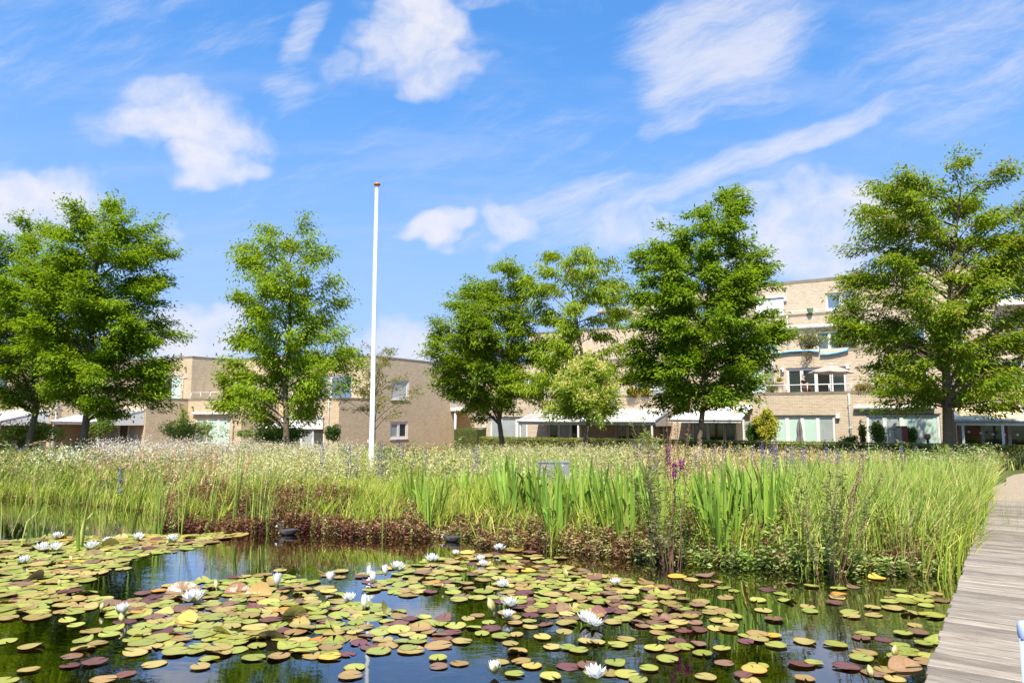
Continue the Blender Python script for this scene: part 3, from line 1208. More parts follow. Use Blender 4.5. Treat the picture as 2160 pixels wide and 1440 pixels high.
org = org - AX * HW - BX * STEP
H1O = org.copy()
lh = [clipbot(rect_px(org, 0, 235, 884, 297, 930), GZ + .05)]
uh = [clipbot(rect_px(org, SETB, 330, 793, 381, 845), Z_T + .05)]
h1 = house(2, org, 'tan brick terraced house with a glass lean-to behind the big dark tree', lh, uh)
window(h1, 'x', 0, lh[0], [1, 1, 1], [M['glass_grey'], M['glass_dark'], M['glass_grey']])
window(h1, 'x', SETB, uh[0], [1, 1, 1], [M['glass_grey'], M['glass_dark'], M['glass_green']])
rg = MB()
xw = uh[0][1]
zt_ = uh[0][3] + .12
rg.tube([(xw - 1.6, SETB - 1.2, zt_ - .15), (xw + .3, SETB - .02, zt_)], .025, 5)
rg.tube([(xw + .35, SETB - .06, zt_ - .25), (xw + .35, SETB - .06, Z_T + .1)], .02, 5)
rg.tube([(xw - .5, SETB - .06, zt_ - .3), (xw + .8, SETB - .06, zt_ - .25)], .02, 5)
rg.build('awning_arm', M['grey'], h1)
railing(h1, 'x', 0, -2.8, -.15, Z_P, Z_P + .42, 3, r=.018)
hook(h1, SETB, -.6, 5.25)
veranda(h1, -HW + .08, -.1, 0, -STEP + .05, 2.28, 1.62, 6, [M['roof_glass']], (-HW + .15, -.2), side=True, side_mat=M['frame'])

org = org - AX * HW - BX * STEP
lh = [(-4.4, -1.2, GZ + .05, 1.95)]
uh = [(-4.5, -2.8, Z_T + .05, 4.8), (-1.9, -.9, Z_T + .05, 4.8)]
h0 = house(3, org, 'tan brick terraced house at the picture edge with a long white lean-to roof', lh, uh)
window(h0, 'x', 0, lh[0], [1, 1, 1], [M['glass_dark']])
window(h0, 'x', SETB, uh[0], [1, 1], [M['glass_grey'], M['glass_sky']])
window(h0, 'x', SETB, uh[1], [1], [M['glass_grey']])
veranda(h0, -HW + .08, -.1, 0, -STEP + .05, 2.28, 1.62, 6, [M['white']], (-HW + .15, -.2), side=True, side_mat=M['frame'])
railing(h0, 'x', 0, -HW + .2, -3.4, Z_P, Z_P + .42, 3, r=.018)
downpipe(h0, 'y', 0.03, .25, GZ, Z_P - .1)

org = org - AX * HW - BX * STEP
lh = [(-4.4, -1.2, GZ + .05, 1.95)]
uh = [(-3.5, -.9, Z_T + .05, 4.8)]
hm = house(4, org, 'tan brick terraced house whose side wall shows behind the outermost tree', lh, uh)
window(hm, 'x', 0, lh[0], [1, 1, 1], [M['glass_green']])
window(hm, 'x', SETB, uh[0], [1, 1], [M['glass_dark']])
# two more at the back of the row are hidden; one low neighbour wall closes the gap

# ------------------------------------------------------------------ gallery between the row and the flats
gb = empty('gallery_bridge', HP, AROT)
tag(gb, 'grey gallery balcony with barred railing bridging the gap between the brick buildings', 'balcony')
y0g, y1g = 11.9, 13.9
zs = plane_local_b(962, 866, HP, 0.05)[1]
b_ = MB()
b_.box(.02, 8.5, y0g, y1g, zs - .02, zs + .26)
b_.build('slab', M['frame'], gb)
b_ = MB()
b_.box(.02, 8.5, y0g, y0g + .05, zs + 1.15, zs + 1.22)
b_.box(.02, 8.5, y0g, y0g + .04, zs + .36, zs + .40)
for k in range(70):
    x = .05 + k * .12
    b_.box(x, x + .025, y0g + .01, y0g + .03, zs + .401, zs + 1.149)
for x in (.03, 2.0, 4.0, 6.0):
    b_.box(x, x + .05, y0g - .01, y0g + .06, zs + .261, zs + 1.149)
b_.build('railing', M['grey'], gb)
b_ = MB()
b_.tube([(.35, y0g + .2, GZ), (.35, y0g + .2, zs - .021)], .09, 10)
b_.build('post', M['white'], gb)
b_ = MB()
wall_face(b_, 'x', 16.0, .0, 9.5, GZ, 5.2)
b_.build('back_wall', M['brick_tan'], gb)

# ------------------------------------------------------------------ flats on the far side
FO = Vector((-2.35, 44.85, 0))
fl = empty('apartment_building', FO, AROT)
tag(fl, 'stepped beige brick apartment block with set back terraces and roof garden plants', 'apartment block')
Y1, Y2, Y3 = 3.6, 7.0, 10.4
FX1 = 46.0
zp1 = plane_local(1700, 826, FO, 0)[1]
zp2 = plane_local(1700, 738, FO, Y1)[1]
zp3 = plane_local(1700, 661, FO, Y2)[1]
zr = plane_local(1700, 590, FO, Y3)[1]
f1, f2, f3 = zp1 - .42, zp2 - .5, zp3 - .5
x3 = plane_local(1335, 700, FO, Y3)[0]

g_holes = [clipbot(rect_px(FO, 0, *q), GZ + .08) for q in (
    (1034, 880, 1112, 930), (1155, 886, 1225, 930), (1295, 886, 1372, 930), (1456, 886, 1560, 930), (1622, 877, 1757, 935), (1823, 874, 1977, 940), (2062, 884, 2112, 940), (2118, 884, 2190, 940))]
g_panes = [([1, 1.6, 1], ['glass_grey', 'glass_grey', 'glass_grey'], 0), ([1, 1.2, 1], ['glass_dark', 'glass_grey', 'glass_dark'], 0), ([1, 1, 1], ['glass_dark'], 1),
           ([1, 1.1, 1], ['glass_olive', 'glass_dark', 'glass_olive'], 0), ([1, 1, 1, 1], ['glass_green', 'glass_green', 'glass_green', 'glass_grey'], 0),
           ([1, 1, 1.05, 1.05], ['glass_grey', 'glass_grey', 'glass_green', 'glass_green'], 0), ([1], ['glass_dark'], 0), ([1], ['glass_dark'], 0)]
h1s = [clipbot(rect_px(FO, Y1, *q), f1 + .05) for q in ((1080, 795, 1150, 840), (1340, 785, 1402, 840), (1560, 780, 1612, 830), (1660, 776, 1785, 830), (1868, 768, 1960, 825), (2060, 760, 2160, 820))]
p1s = [([1, 1], ['glass_grey', 'glass_dark']), ([1, 1], ['glass_dark', 'glass_grey']), ([1, 1], ['glass_green']), ([1.05, 1.1, 1.15, 1], ['glass_dark', 'glass_dark', 'interior', 'glass_dark']),
       ([1, 1, 1], ['glass_dark']), ([1, 1, 1], ['glass_grey', 'glass_sky', 'glass_sky'])]
h2s = [clipbot(rect_px(FO, Y2, *q), f2 + .1) for q in ((1405, 715, 1470, 760), (1565, 704, 1645, 745), (1726, 697, 1806, 745), (1880, 690, 1960, 740), (1985, 690, 2040, 740), (2120, 684, 2200, 735))]
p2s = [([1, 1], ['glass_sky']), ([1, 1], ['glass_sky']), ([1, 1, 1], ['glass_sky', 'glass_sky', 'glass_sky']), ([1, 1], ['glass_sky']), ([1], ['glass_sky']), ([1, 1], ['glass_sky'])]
h3s = [rect_px(FO, Y3, *q) for q in ((1600, 631, 1659, 670), (1750, 617, 1814, 652), (2050, 600, 2110, 636), (2118, 596, 2175, 632), (1470, 640, 1530, 680))]
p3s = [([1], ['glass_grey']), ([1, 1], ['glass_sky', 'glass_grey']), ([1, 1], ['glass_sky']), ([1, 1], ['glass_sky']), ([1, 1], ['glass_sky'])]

mb = MB()
wall_face(mb, 'x', 0, 0, FX1, GZ, zp1 - .15, g_holes)
wall_face(mb, 'x', Y1, 0, FX1, f1, zp2 - .15, h1s)
wall_face(mb, 'x', Y2, 0, FX1, f2, zp3 - .15, h2s)
wall_face(mb, 'x', Y3, x3, FX1, f3, zr - .2, h3s)
for ya, yb, z0_, z1_ in ((0, Y1, GZ, zp1 - .15), (Y1, Y2, GZ, zp2 - .15), (Y2, Y3 + 9, GZ, zp3 - .15)):
    mb.face([(0, ya, z0_), (0, ya, z1_), (0, yb, z1_), (0, yb, z0_)])
    mb.face([(FX1, ya, z0_), (FX1, yb, z0_), (FX1, yb, z1_), (FX1, ya, z1_)])
mb.face([(x3, Y3, f3), (x3, Y3, zr - .2), (x3, Y3 + 9, zr - .2), (x3, Y3 + 9, f3)])
mb.face([(FX1, Y3, f3), (FX1, Y3 + 9, f3), (FX1, Y3 + 9, zr - .2), (FX1, Y3, zr - .2)])
mb.face([(0, Y3 + 9, GZ), (0, Y3 + 9, zp3), (FX1, Y3 + 9, zp3), (FX1, Y3 + 9, GZ)])
for yy, z0_, z1_ in ((.25, f1, zp1 - .15), (Y1 + .25, f2, zp2 - .15), (Y2 + .25, f3, zp3 - .15)):
    mb.face([(0, yy, z0_), (0, yy, z1_), (FX1, yy, z1_), (FX1, yy, z0_)])
mb.build('wall', M['brick'], fl)
mb = MB()
mb.box(.02, FX1 - .02, .02, Y1 - .02, f1 - .2, f1 - .004)
mb.box(.02, FX1 - .02, Y1 + .02, Y2 - .02, f2 - .2, f2 - .004)
mb.box(.02, FX1 - .02, Y2 + .02, Y3 + 8.9, f3 - .2, f3 - .004)
mb.build('terrace', M['concrete'], fl)
mb = MB()
mb.box(x3 + .02, FX1 - .02, Y3 + .02, Y3 + 8.9, zr - .42, zr - .32)
mb.build('roof', M['concrete'], fl)
mb = MB()
for yy, zz, xa in ((0, zp1, 0), (Y1, zp2, 0), (Y2, zp3, 0)):
    mb.box(xa, FX1, yy - .012, yy + .25, zz - .149, zz)
mb.box(x3, FX1, Y3 - .015, Y3 + .3, zr - .199, zr)
mb.box(x3 - .012, x3 + .25, Y3 + .301, Y3 + 9, zr - .199, zr)
mb.build('coping', M['coping'], fl)
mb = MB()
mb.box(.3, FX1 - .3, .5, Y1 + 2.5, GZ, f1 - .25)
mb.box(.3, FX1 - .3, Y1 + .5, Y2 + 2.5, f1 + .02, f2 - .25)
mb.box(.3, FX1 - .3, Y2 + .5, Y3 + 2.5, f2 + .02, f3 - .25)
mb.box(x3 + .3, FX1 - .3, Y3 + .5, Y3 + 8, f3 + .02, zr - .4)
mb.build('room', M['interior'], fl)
mb = MB()      # canopy over the end of the top storey
mb.box(x3 - 2.4, x3 - .02, Y3 - 1.0, Y3 + 4, zp3 + 1.5, zp3 + 1.72)
mb.build('canopy', M['concrete'], fl)
for holes, panes, yy in ((h1s, p1s, Y1), (h2s, p2s, Y2), (h3s, p3s, Y3)):
    for r_, (pw, ms) in zip(holes, panes):
        window(fl, 'x', yy, r_, pw, [M[q] for q in ms])
        lb = MB()
        lb.box(r_[0] - .04, r_[1] + .04, yy - .012, yy - .002, r_[3] + .002, r_[3] + .05)
        lb.build('lintel', M['dark_metal'], fl)
for r_, (pw, ms, lat) in zip(g_holes, g_panes):
    window(fl, 'x', 0, r_, pw, [M[q] for q in ms], lattice=bool(lat), sill=False)
    lb = MB()
    lb.box(r_[0] - .05, r_[1] + .05, -.012, -.002, r_[3] + .002, r_[3] + .05)
    lb.build('lintel', M['dark_metal'], fl)


def fx(u, yl=0.0):
    return plane_local(u, 800, FO, yl)[0]


def fz(u, v, yl=0.0):
    return plane_local(u, v, FO, yl)[1]


# downpipes
downpipe(fl, 'x', 0, fx(1789), GZ, zp1 - .12)
downpipe(fl, 'x', 0, fx(1398), GZ, zp1 - .12)
downpipe(fl, 'x', Y1, fx(1631, Y1), f1, zp2 - .1)
downpipe(fl, 'x', Y2, fx(1666, Y2), f2, zp3 - .1)
downpipe(fl, 'x', Y1, fx(1345, Y1), f1, zp2 - .1)
# railings
railing(fl, 'x', 0, fx(1612), fx(1800), zp1, fz(1700, 811), 5, r=.025)
railing(fl, 'x', 0, fx(1300), fx(1410), zp1, fz(1350, 822), 4, r=.025)
railing(fl, 'x', Y2, fx(1625, Y2), fx(1840, Y2), zp3, fz(1700, 654, Y2), 5, r=.022)
railing(fl, 'x', Y2, fx(2040, Y2), fx(2200, Y2), zp3, zp3 + .3, 4, r=.022)
# lamps
for u, v, yl in ((1764, 877, 0), (1652, 780, Y1), (1790, 773, Y1), (1811, 696, Y2), (1664, 631, Y3), (1817, 616, Y3)):
    lamp_box(fl, 'x', yl, fx(u, yl), fz(u, v, yl))
for u, v in ((1024, 899),):
    lamp_box(fl, 'x', 0, fx(u), fz(u, v), .2, .12)
lb = MB()
xx, zz = fx(1663, Y3), fz(1663, 612, Y3)
lb.box(xx - .07, xx + .07, Y3 - .012, Y3 - .002, zz - .1, zz + .1)
lb.build('vent', M['dark_metal'], fl)
# awning cassettes
cassette(fl, fx(1799), fx(1968), 0, fz(1880, 859), .1)
cassette(fl, fx(1656, Y2), fx(1832, Y2), Y2, fz(1740, 687, Y2), .1, M['white'])
cassette(fl, fx(1350, Y1), fx(1420, Y1), Y1, fz(1380, 786, Y1), .09, M['white'])
# top storey roller shade
r_ = h3s[0]
lb = MB()
lb.box(r_[0] - .02, r_[1] + .02, Y3 - .07, Y3 - .05, r_[2] - .1, r_[3])
lb.box(r_[0] - .06, r_[1] + .06, Y3 - .16, Y3 - .004, r_[3] + .055, r_[3] + .2)
lb.build('roller_screen', M['white'], fl)
# yellow striped awning at the edge
lb = MB()
xa, xb = fx(2112, Y2), fx(2260, Y2)
za = zp3 - .02
for k in range(24):
    lb.cur = k % 2
    q0, q1 = xa + (xb - xa) * k / 24, xa + (xb - xa) * (k + 1) / 24
    lb.face([(q0, Y2 - .75, za - .3), (q1, Y2 - .75, za - .3), (q1, Y2 - .03, za), (q0, Y2 - .03, za)])
    lb.face([(q0, Y2 - .75, za - .34), (q1, Y2 - .75, za - .34), (q1, Y2 - .75, za - .301), (q0, Y2 - .75, za - .301)])
lb.cur = 1
lb.tube([(xa, Y2 - .75, za - .36), (xb, Y2 - .75, za - .36)], .05, 8)
lb.build('striped_awning', [M['yellow_cloth'], M['white']], fl)

# ground floor verandas of the flats
YV = -2.7
xv = lambda u: plane_local(u, 887, FO, YV)[0]
zf_ = plane_local(1240, 888, FO, YV)[1]
zb_ = plane_local(1240, 866, FO, 0)[1]
veranda(fl, xv(1093), xv(1224) - .03, 0, YV, zb_, zf_, 5, [M['roof_glass_dark']], (xv(1097), xv(1222) - .1), side=False)
veranda(fl, xv(1224) + .03, xv(1380), 0, YV, zb_, zf_, 6, [M['roof_glass']], (xv(1374),), side=True)
zf2 = plane_local(2080, 887, FO, YV)[1]
zb2 = plane_local(2080, 861, FO, 0)[1]
veranda(fl, xv(2016), xv(2016) + 9.5, 0, YV, zb2, zf2, 8, [M['yellow_cloth']], (xv(2030), xv(2114)), side=False)
lb = MB()
lb.box(fx(2030), fx(2060), -.06, -.004, GZ, fz(2050, 884))
lb.box(fx(2113), fx(2117), -.06, -.004, GZ, fz(2100, 884))
lb.build('wood_panel', M['wood_warm'], fl)
lb = MB()
lb.box(xv(2016) + .02, xv(2016) + .08, YV + .2, -.08, GZ, zf2 - .2)
lb.build('side_panel', M['wood_warm'], fl)
# the fabric awning
YA = -2.4
xa_ = lambda u: plane_local(u, 883, FO, YA)[0]
zaf = plane_local(1490, 884, FO, YA)[1]
zab = plane_local(1500, 861, FO, 0)[1]
lb = MB()
x0_, x1_ = xa_(1412), xa_(1563)
lb.box(x0_ - .05, x1_ + .05, -.17, -.004, zab - .02, zab + .16)
lb.tube([(x0_ - .04, YA, zaf - .02), (x1_ + .04, YA, zaf - .02)], .055, 8)
for x in (x0_ + .5, x1_ - .5):
    lb.tube([(x, -.1, zab - .05), (x + .35, YA / 2, (zab + zaf) / 2 - .16), (x, YA + .04, zaf - .03)], .025, 5)
aw = lb.build('awning', M['white'], fl)
nst = 22
for k in range(nst):
    q0, q1 = x0_ + (x1_ - x0_) * k / nst, x0_ + (x1_ - x0_) * (k + .86) / nst
    q2 = x0_ + (x1_ - x0_) * (k + 1) / nst
    f_ = MB()
    for (a_, b2_, c_) in ((q0, q1, 0), (q1, q2, 1)):
        f_.cur = c_
        top = [(a_, YA, zaf), (b2_, YA, zaf), (b2_, -.1, zab + .04), (a_, -.1, zab + .04)]
        f_.face(top)
        f_.face([(q[0], q[1], q[2] - .006) for q in top][::-1])
        f_.face([(a_, YA - .002, zaf - .16), (b2_, YA - .002, zaf - .16), (b2_, YA - .002, zaf), (a_, YA - .002, zaf)])
    f_.build('fabric_strip', [M['white'], M['grey']], aw)
lb = MB()
lb.box(fx(1562), fx(1566), -1.6, -.005, GZ, zab - .1)
lb.build('brick_fin', M['brick_tan'], fl)
lb = MB()
lb.box(fx(1380) + .1, fx(1392), -1.2, -.005, GZ, zf_ + .1)
lb.build('brick_fin', M['brick'], fl)

# ------------------------------------------------------------------ trees
def bez(p0, p1, p2, n):
    t = np.linspace(0, 1, n)[:, None]
    return (1 - t) ** 2 * p0 + 2 * t * (1 - t) * p1 + t ** 2 * p2


def tree(name, label, u_trunk, Y, outline, r_trunk, n_limb, n_leaf, cols, seed, leafL=0.16, leafW=0.06, droop=0.34, spray=0.19,
         flat=0.42, trunk_top=0.94, lean=0.0, cat='tree', twigs=11, extra=None, shade_w=None, bark='bark', low=0.25):
    rng = np.random.default_rng(seed)
    X = (u_trunk - 1080) / FPX * Y * cp
    base = np.array([X, Y, gh1(X, Y)])
    O = []
    for v, ul, ur in outline:
        pl, pr = at_y(ul, v, Y), at_y(ur, v, Y)
        O.append((pl.z, pl.x - X, pr.x - X))
    O.sort()
    O[-1] = (O[-1][0] - .3, O[-1][1], O[-1][2])
    O[0] = (O[0][0] + .25, O[0][1], O[0][2])
    O = np.array(O)
    zb, zt = O[0, 0], O[-1, 0]
    H = zt - base[2]
    tw = MB()
    npt = 9
    tz = np.linspace(0, 1, npt)
    topx = (O[-1, 1] + O[-1, 2]) / 2
    wob = rng.normal(0, 0.05, (npt, 2)) * (tz[:, None] > .05)
    tp = np.stack([base[0] + topx * tz ** 2 + wob[:, 0] + lean * tz, base[1] + wob[:, 1], base[2] - .1 + (H * trunk_top + .1) * tz], 1)
    tr_ = r_trunk * (1 - tz * .93) ** .85
    tr_[0] *= 1.3
    tw.tube(tp, list(tr_), 10)

    def trunk_at(z):
        return np.array([np.interp(z, tp[:, 2], tp[:, 0]), np.interp(z, tp[:, 2], tp[:, 1]), z])
    LV = Leaves()
    centres, dirs, outs = [], [], []
    # limb tips spread over the height, more where the crown is wide
    zz = np.linspace(zb, zt, 200)
    wid = np.interp(zz, O[:, 0], O[:, 2] - O[:, 1]) + .25
    cdf = np.cumsum(wid) / wid.sum()
    for i in range(n_limb):
        q = (i + rng.uniform(.1, .9)) / n_limb
        zt_i = np.interp(q, cdf, zz)
        phi = i * 2.39996 + rng.normal(0, .35)
        xl, xr = np.interp(zt_i, O[:, 0], O[:, 1]), np.interp(zt_i, O[:, 0], O[:, 2])
        cx, half = (xl + xr) / 2, max(.15, (xr - xl) / 2 - .22)
        f = rng.choice([rng.uniform(.86, 1.02), rng.uniform(.4, .85)], p=[.58, .42])
        tip = np.array([X + cx + half * math.cos(phi) * f, Y + half * .92 * math.sin(phi) * f, zt_i])
        rad = math.hypot(tip[0] - X, tip[1] - Y)
        za = np.clip(zt_i - rad * rng.uniform(.2, .75) - .15, base[2] + H * low, base[2] + H * trunk_top * .985)
        st = trunk_at(za)
        midp = st * .45 + tip * .55 + np.array([0, 0, rad * rng.uniform(.05, .22)])
        L = np.linalg.norm(tip - st)
        pts = bez(st, midp, tip, 7)
        r0 = max(.012, min(r_trunk * .42, .016 + L * .013) * (1 - .4 * (za - base[2]) / H))
        tw.tube(pts, list(np.linspace(r0, .006, 7)), 5, cap=False)
        ntw = max(3, int(twigs * (L / 2.2) ** .8))
        for k in range(ntw):
            t = 1 - (1 - .22) * rng.random() ** 1.35
            p = bez(st, midp, tip, 41)[int(t * 40)]
            tan = tip - st
            out_ = np.array([p[0] - X, p[1] - Y, 0.0]) + rng.normal(0, .6, 3) * max(.4, rad * .5)
            d = unit((unit(tan[None])[0] * .6 + unit(out_[None])[0] * .8 + np.array([0, 0, rng.normal(.1, .42)]))[None])[0]
            tl = rng.uniform(.35, .95) * (0.6 + .4 * min(1, L / 2))
            e = p + d * tl + np.array([0, 0, -.12 * tl])
            if k % 2 == 0:
                tw.tube([p, (p + e) / 2 + np.array([0, 0, .04]), e], [.008, .006, .003], 3, cap=False)
            for q_ in np.linspace(.3, 1.08, 4):
                centres.append(p + (e - p) * q_)
                dirs.append(d)
    C, D = np.array(centres), np.array(dirs)
    per = max(1, int(round(n_leaf / len(C))))
    P = np.repeat(C, per, 0)
    Dd = np.repeat(D, per, 0)
    n = len(P)
    jit = rng.normal(0, 1, (n, 3)) * np.array([spray, spray, spray * flat])
    P = P + jit
    fan = rng.normal(0, .75, (n, 3))
    fan[:, 2] *= .5
    dd = unit(Dd + fan)
    dd[:, 2] -= droop * rng.uniform(.2, 1.5, n)
    keep = P[:, 2] > base[2] + .8
    P, dd = P[keep], dd[keep]
    n = len(P)
    # tint follows the spray, as young and old shoots differ
    clump = np.repeat(rng.random(len(C)), per)[keep]
    cc = np.asarray(cols, float)
    base_c = cc[0][None] * (1 - clump[:, None]) + cc[1][None] * clump[:, None]
    if len(cc) > 2:
        pick = np.repeat(rng.random(len(C)) < .13, per)[keep] & (rng.random(n) < .6)
        base_c[pick] = cc[2]
    base_c = base_c * rng.uniform(.72, 1.3, (n, 1))
    LV.add(P, dd, rng.uniform(.65, 1.25, n) * leafL, rng.uniform(.75, 1.25, n) * leafW, np.clip(base_c, 0, 1), fold=.2, up=np.tile([0.0, 0, 1.0], (n, 1)) + rng.normal(0, .33, (n, 3)))
    if extra:
        extra(LV, C, D, rng)
    t = empty(name, tuple(base))
    tag(t, label, cat, 'trees in the meadow')
    off = -base
    me = tw.mesh('trunk', M[bark])
    me.transform(Matrix.Translation(Vector(off)))
    link('trunk', me, t)
    me = LV.mesh('crown', M['leaf'])
    me.transform(Matrix.Translation(Vector(off)))
    link('crown', me, t)
    return t


G1 = [(.14, .25, .010), (.25, .36, .016)]
G2 = [(.18, .29, .012), (.28, .39, .02)]
G3 = [(.135, .245, .014), (.235, .34, .018)]


def pods(LV, C, D, rng):
    """hanging pinkish seed pods in clusters"""
    k = rng.choice(len(C), int(len(C) * .16), replace=False)
    for q in range(9):
        P = C[k] + rng.normal(0, .1, (len(k), 3)) - np.array([0, 0, .05])
        d = rng.normal(0, .25, (len(k), 3)) + np.array([0, 0, -1.0])
        LV.add(P, d, rng.uniform(.09, .15, len(k)), .04, palette(len(k), [(.42, .27, .19), (.34, .20, .13), (.48, .36, .26)], rng=rng))


def catkins(LV, C, D, rng):
    zc = C[:, 2]
    k = np.where((rng.random(len(C)) < .42))[0]
    for q in range(16):
        P = C[k] + rng.normal(0, .1, (len(k), 3)) + D[k] * .12 + np.array([0, 0, .12])
        d = rng.normal(0, .75, (len(k), 3)) + np.array([0, 0, .55])
        LV.add(P, d, rng.uniform(.14, .24, len(k)), .034, palette(len(k), [(.78, .70, .28), (.72, .64, .22), (.82, .74, .38)], rng=rng), fold=.05)


tree('locust_tree', 'tall dense dark green tree with layered boughs in front of the brick row', 180, 27.0,
     [(405, 205, 225), (440, 140, 290), (480, 112, 335), (540, 62, 345), (600, 40, 335), (640, 20, 385), (700, 30, 350), (760, 60, 372), (800, 90, 345), (850, 140, 325), (885, 165, 225)],
     .15, 80, 88000, G1, 1, twigs=12, low=.18)
tree('locust_tree', 'broad dark tree cut by the picture edge, its trunk forking low', 70, 30.0,
     [(450, 40, 110), (500, -70, 150), (560, -120, 180), (620, -150, 190), (700, -170, 200), (770, -150, 190), (830, -90, 150), (860, -30, 110)],
     .14, 72, 68000, G1, 2, twigs=11, low=.22)
tree('locust_tree', 'airy light green tree standing beside the flagpole', 605, 29.0,
     [(456, 595, 640), (492, 505, 690), (540, 495, 690), (590, 500, 715), (640, 470, 725), (700, 468, 740), (755, 445, 748), (800, 436, 738), (850, 436, 700), (890, 445, 640)],
     .145, 56, 44000, G2, 3, twigs=10, droop=.75, flat=.65, low=.16)
tree('locust_tree', 'full rounded green tree flecked with pinkish seed pods', 1055, 31.0,
     [(540, 1065, 1110), (572, 1010, 1118), (620, 965, 1118), (660, 935, 1125), (725, 890, 1135), (790, 930, 1135), (840, 930, 1125), (872, 985, 1095)],
     .125, 60, 58000, [(.14, .25, .010), (.24, .34, .018)], 4, twigs=11, extra=pods, low=.2)
tree('locust_tree', 'pale feathery tree with an open crown and weeping lower branches', 1240, 30.0,
     [(505, 1150, 1225), (532, 1142, 1312), (580, 1130, 1318), (640, 1105, 1328), (700, 1090, 1338), (760, 1078, 1335), (820, 1082, 1335), (875, 1130, 1300)],
     .10, 44, 28000, [(.20, .30, .016), (.31, .40, .028)], 5, leafL=.19, leafW=.055, droop=1.1, twigs=9, low=.22, lean=.1)
tree('locust_tree', 'tall conical green tree before the striped white awning', 1480, 28.0,
     [(392, 1495, 1528), (430, 1452, 1565), (480, 1402, 1580), (520, 1372, 1578), (560, 1330, 1612), (620, 1342, 1600), (680, 1322, 1648), (740, 1322, 1640), (800, 1342, 1608), (850, 1385, 1570), (878, 1440, 1510)],
     .12, 72, 76000, G3, 6, twigs=12, leafL=.18, leafW=.075, low=.2)
tree('locust_tree', 'largest tree, spreading over the apartment terraces with a mossy trunk', 1995, 25.0,
     [(335, 1965, 2090), (380, 1865, 2148), (430, 1805, 2165), (480, 1788, 2175), (540, 1792, 2185), (600, 1802, 2205), (650, 1748, 2215), (700, 1782, 2215), (760, 1802, 2215), (800, 1792, 2205), (850, 1852, 2195), (880, 1935, 2170)],
     .18, 76, 84000, [(.15, .25, .014), (.26, .35, .02), (.32, .24, .08)], 7, twigs=12, leafL=.165, leafW=.06, droop=.5, low=.2)
tree('chestnut_tree', 'small young tree covered in cream yellow catkins', 1238, 26.5,
     [(745, 1230, 1246), (785, 1200, 1270), (820, 1175, 1290), (850, 1165, 1298), (870, 1185, 1290), (886, 1210, 1270)],
     .065, 38, 11000, [(.20, .31, .035), (.31, .41, .06)], 8, leafL=.19, leafW=.05, spray=.16, flat=.8, twigs=8, extra=catkins, low=.3)
tree('cherry_tree', 'thin straggling bare-branched tree rising behind the flagpole', 788, 33.0,
     [(718, 775, 830), (745, 735, 838), (780, 725, 830), (815, 705, 860), (840, 700, 905), (865, 720, 880)],
     .05, 30, 3600, [(.17, .22, .05), (.28, .25, .08)], 9, leafL=.13, leafW=.055, spray=.14, twigs=5, low=.15, trunk_top=.9)


# ------------------------------------------------------------------ shrubs and hedges
def shrub(name, label, cat, u0, u1, vt, vb, Y, n, cols, leafL=.07, leafW=.04, seed=1, group=None, zfloor=None, droop=.2, lumps=22):
    rng = np.random.default_rng(seed)
    um = (u0 + u1) / 2
    c0, c1 = at_y(u0, vt, Y), at_y(u1, vb, Y)
    X = (c0.x + c1.x) / 2
    zt_, zb_ = c0.z, (c1.z if zfloor is None else zfloor)
    rx, rz = (c1.x - c0.x) / 2, (zt_ - zb_) / 2
    ry = min(rx, 1.2)
    th, ph = rng.uniform(0, 2 * math.pi, lumps), np.arccos(rng.uniform(-.75, 1, lumps))
    sc_ = rng.uniform(.35, .95, lumps)
    cen = np.stack([X + rx * sc_ * np.sin(ph) * np.cos(th), Y + ry * sc_ * np.sin(ph) * np.sin(th), zb_ + rz + rz * sc_ * .85 * np.cos(ph)], 1)
    k = rng.integers(0, lumps, n)
    q = unit(rng.normal(0, 1, (n, 3))) * rng.uniform(.55, 1.05, (n, 1)) ** .6
    sz_ = rng.uniform(.2, .46, lumps)[k][:, None]
    P = cen[k] + q * sz_ * np.array([rx, ry, rz]) * np.where(rng.random((n, 1)) < .12, 1.7, 1.0)
    P[:, 2] = np.maximum(P[:, 2], zb_ + .02)
    d = q + rng.normal(0, .5, (n, 3)) + np.array([0, 0, -droop])
    LV = Leaves()
    LV.add(P, d, rng.uniform(.7, 1.3, n) * leafL, rng.uniform(.7, 1.3, n) * leafW, palette(n, cols, .25, rng=rng))
    tw = MB()
    for c in cen:
        tw.tube([(X + rng.uniform(-.1, .1) * rx, Y, zb_), tuple((c + np.array([X, Y, zb_])) / 2 + rng.normal(0, .05, 3)), tuple(c)], [.018, .012, .005], 4, cap=False)
    t = empty(name, (X, Y, zb_))
    tag(t, label, cat, group)
    for nm, me in (('foliage', LV.mesh('foliage', M['leaf'])), ('stem', tw.mesh('stem', M['bark']))):
        me.transform(Matrix.Translation((-X, -Y, -zb_)))
        link(nm, me, t)
    return t


GS = [(.15, .24, .035), (.23, .31, .05), (.10, .18, .025)]
LG = [(.25, .33, .06), (.33, .38, .09), (.17, .25, .04)]
gz_ = GZ
shrub('shrub', 'arching bramble-like shrub under the outermost tree', 'shrub', 5, 112, 884, 940, 31, 4200, LG, .1, .06, 21, 'garden shrubs')
shrub('shrub', 'low green shrub between the lean-to posts of the brick row', 'shrub', 195, 232, 872, 930, 40, 1500, GS, .1, .06, 22, 'garden shrubs')
shrub('shrub', 'loose yellow-green shrub against the side wall left of the pale green blinds', 'shrub', 345, 470, 886, 940, 34, 4500, LG, .09, .05, 23, 'garden shrubs')
shrub('shrub', 'tall thin sapling climbing the brick side wall', 'shrub', 378, 398, 850, 920, 38, 700, LG, .1, .05, 24, 'garden shrubs')
shrub('shrub', 'wide green shrub below the light tree and the white parasol', 'shrub', 510, 645, 890, 945, 32, 6000, GS, .09, .05, 25, 'garden shrubs')
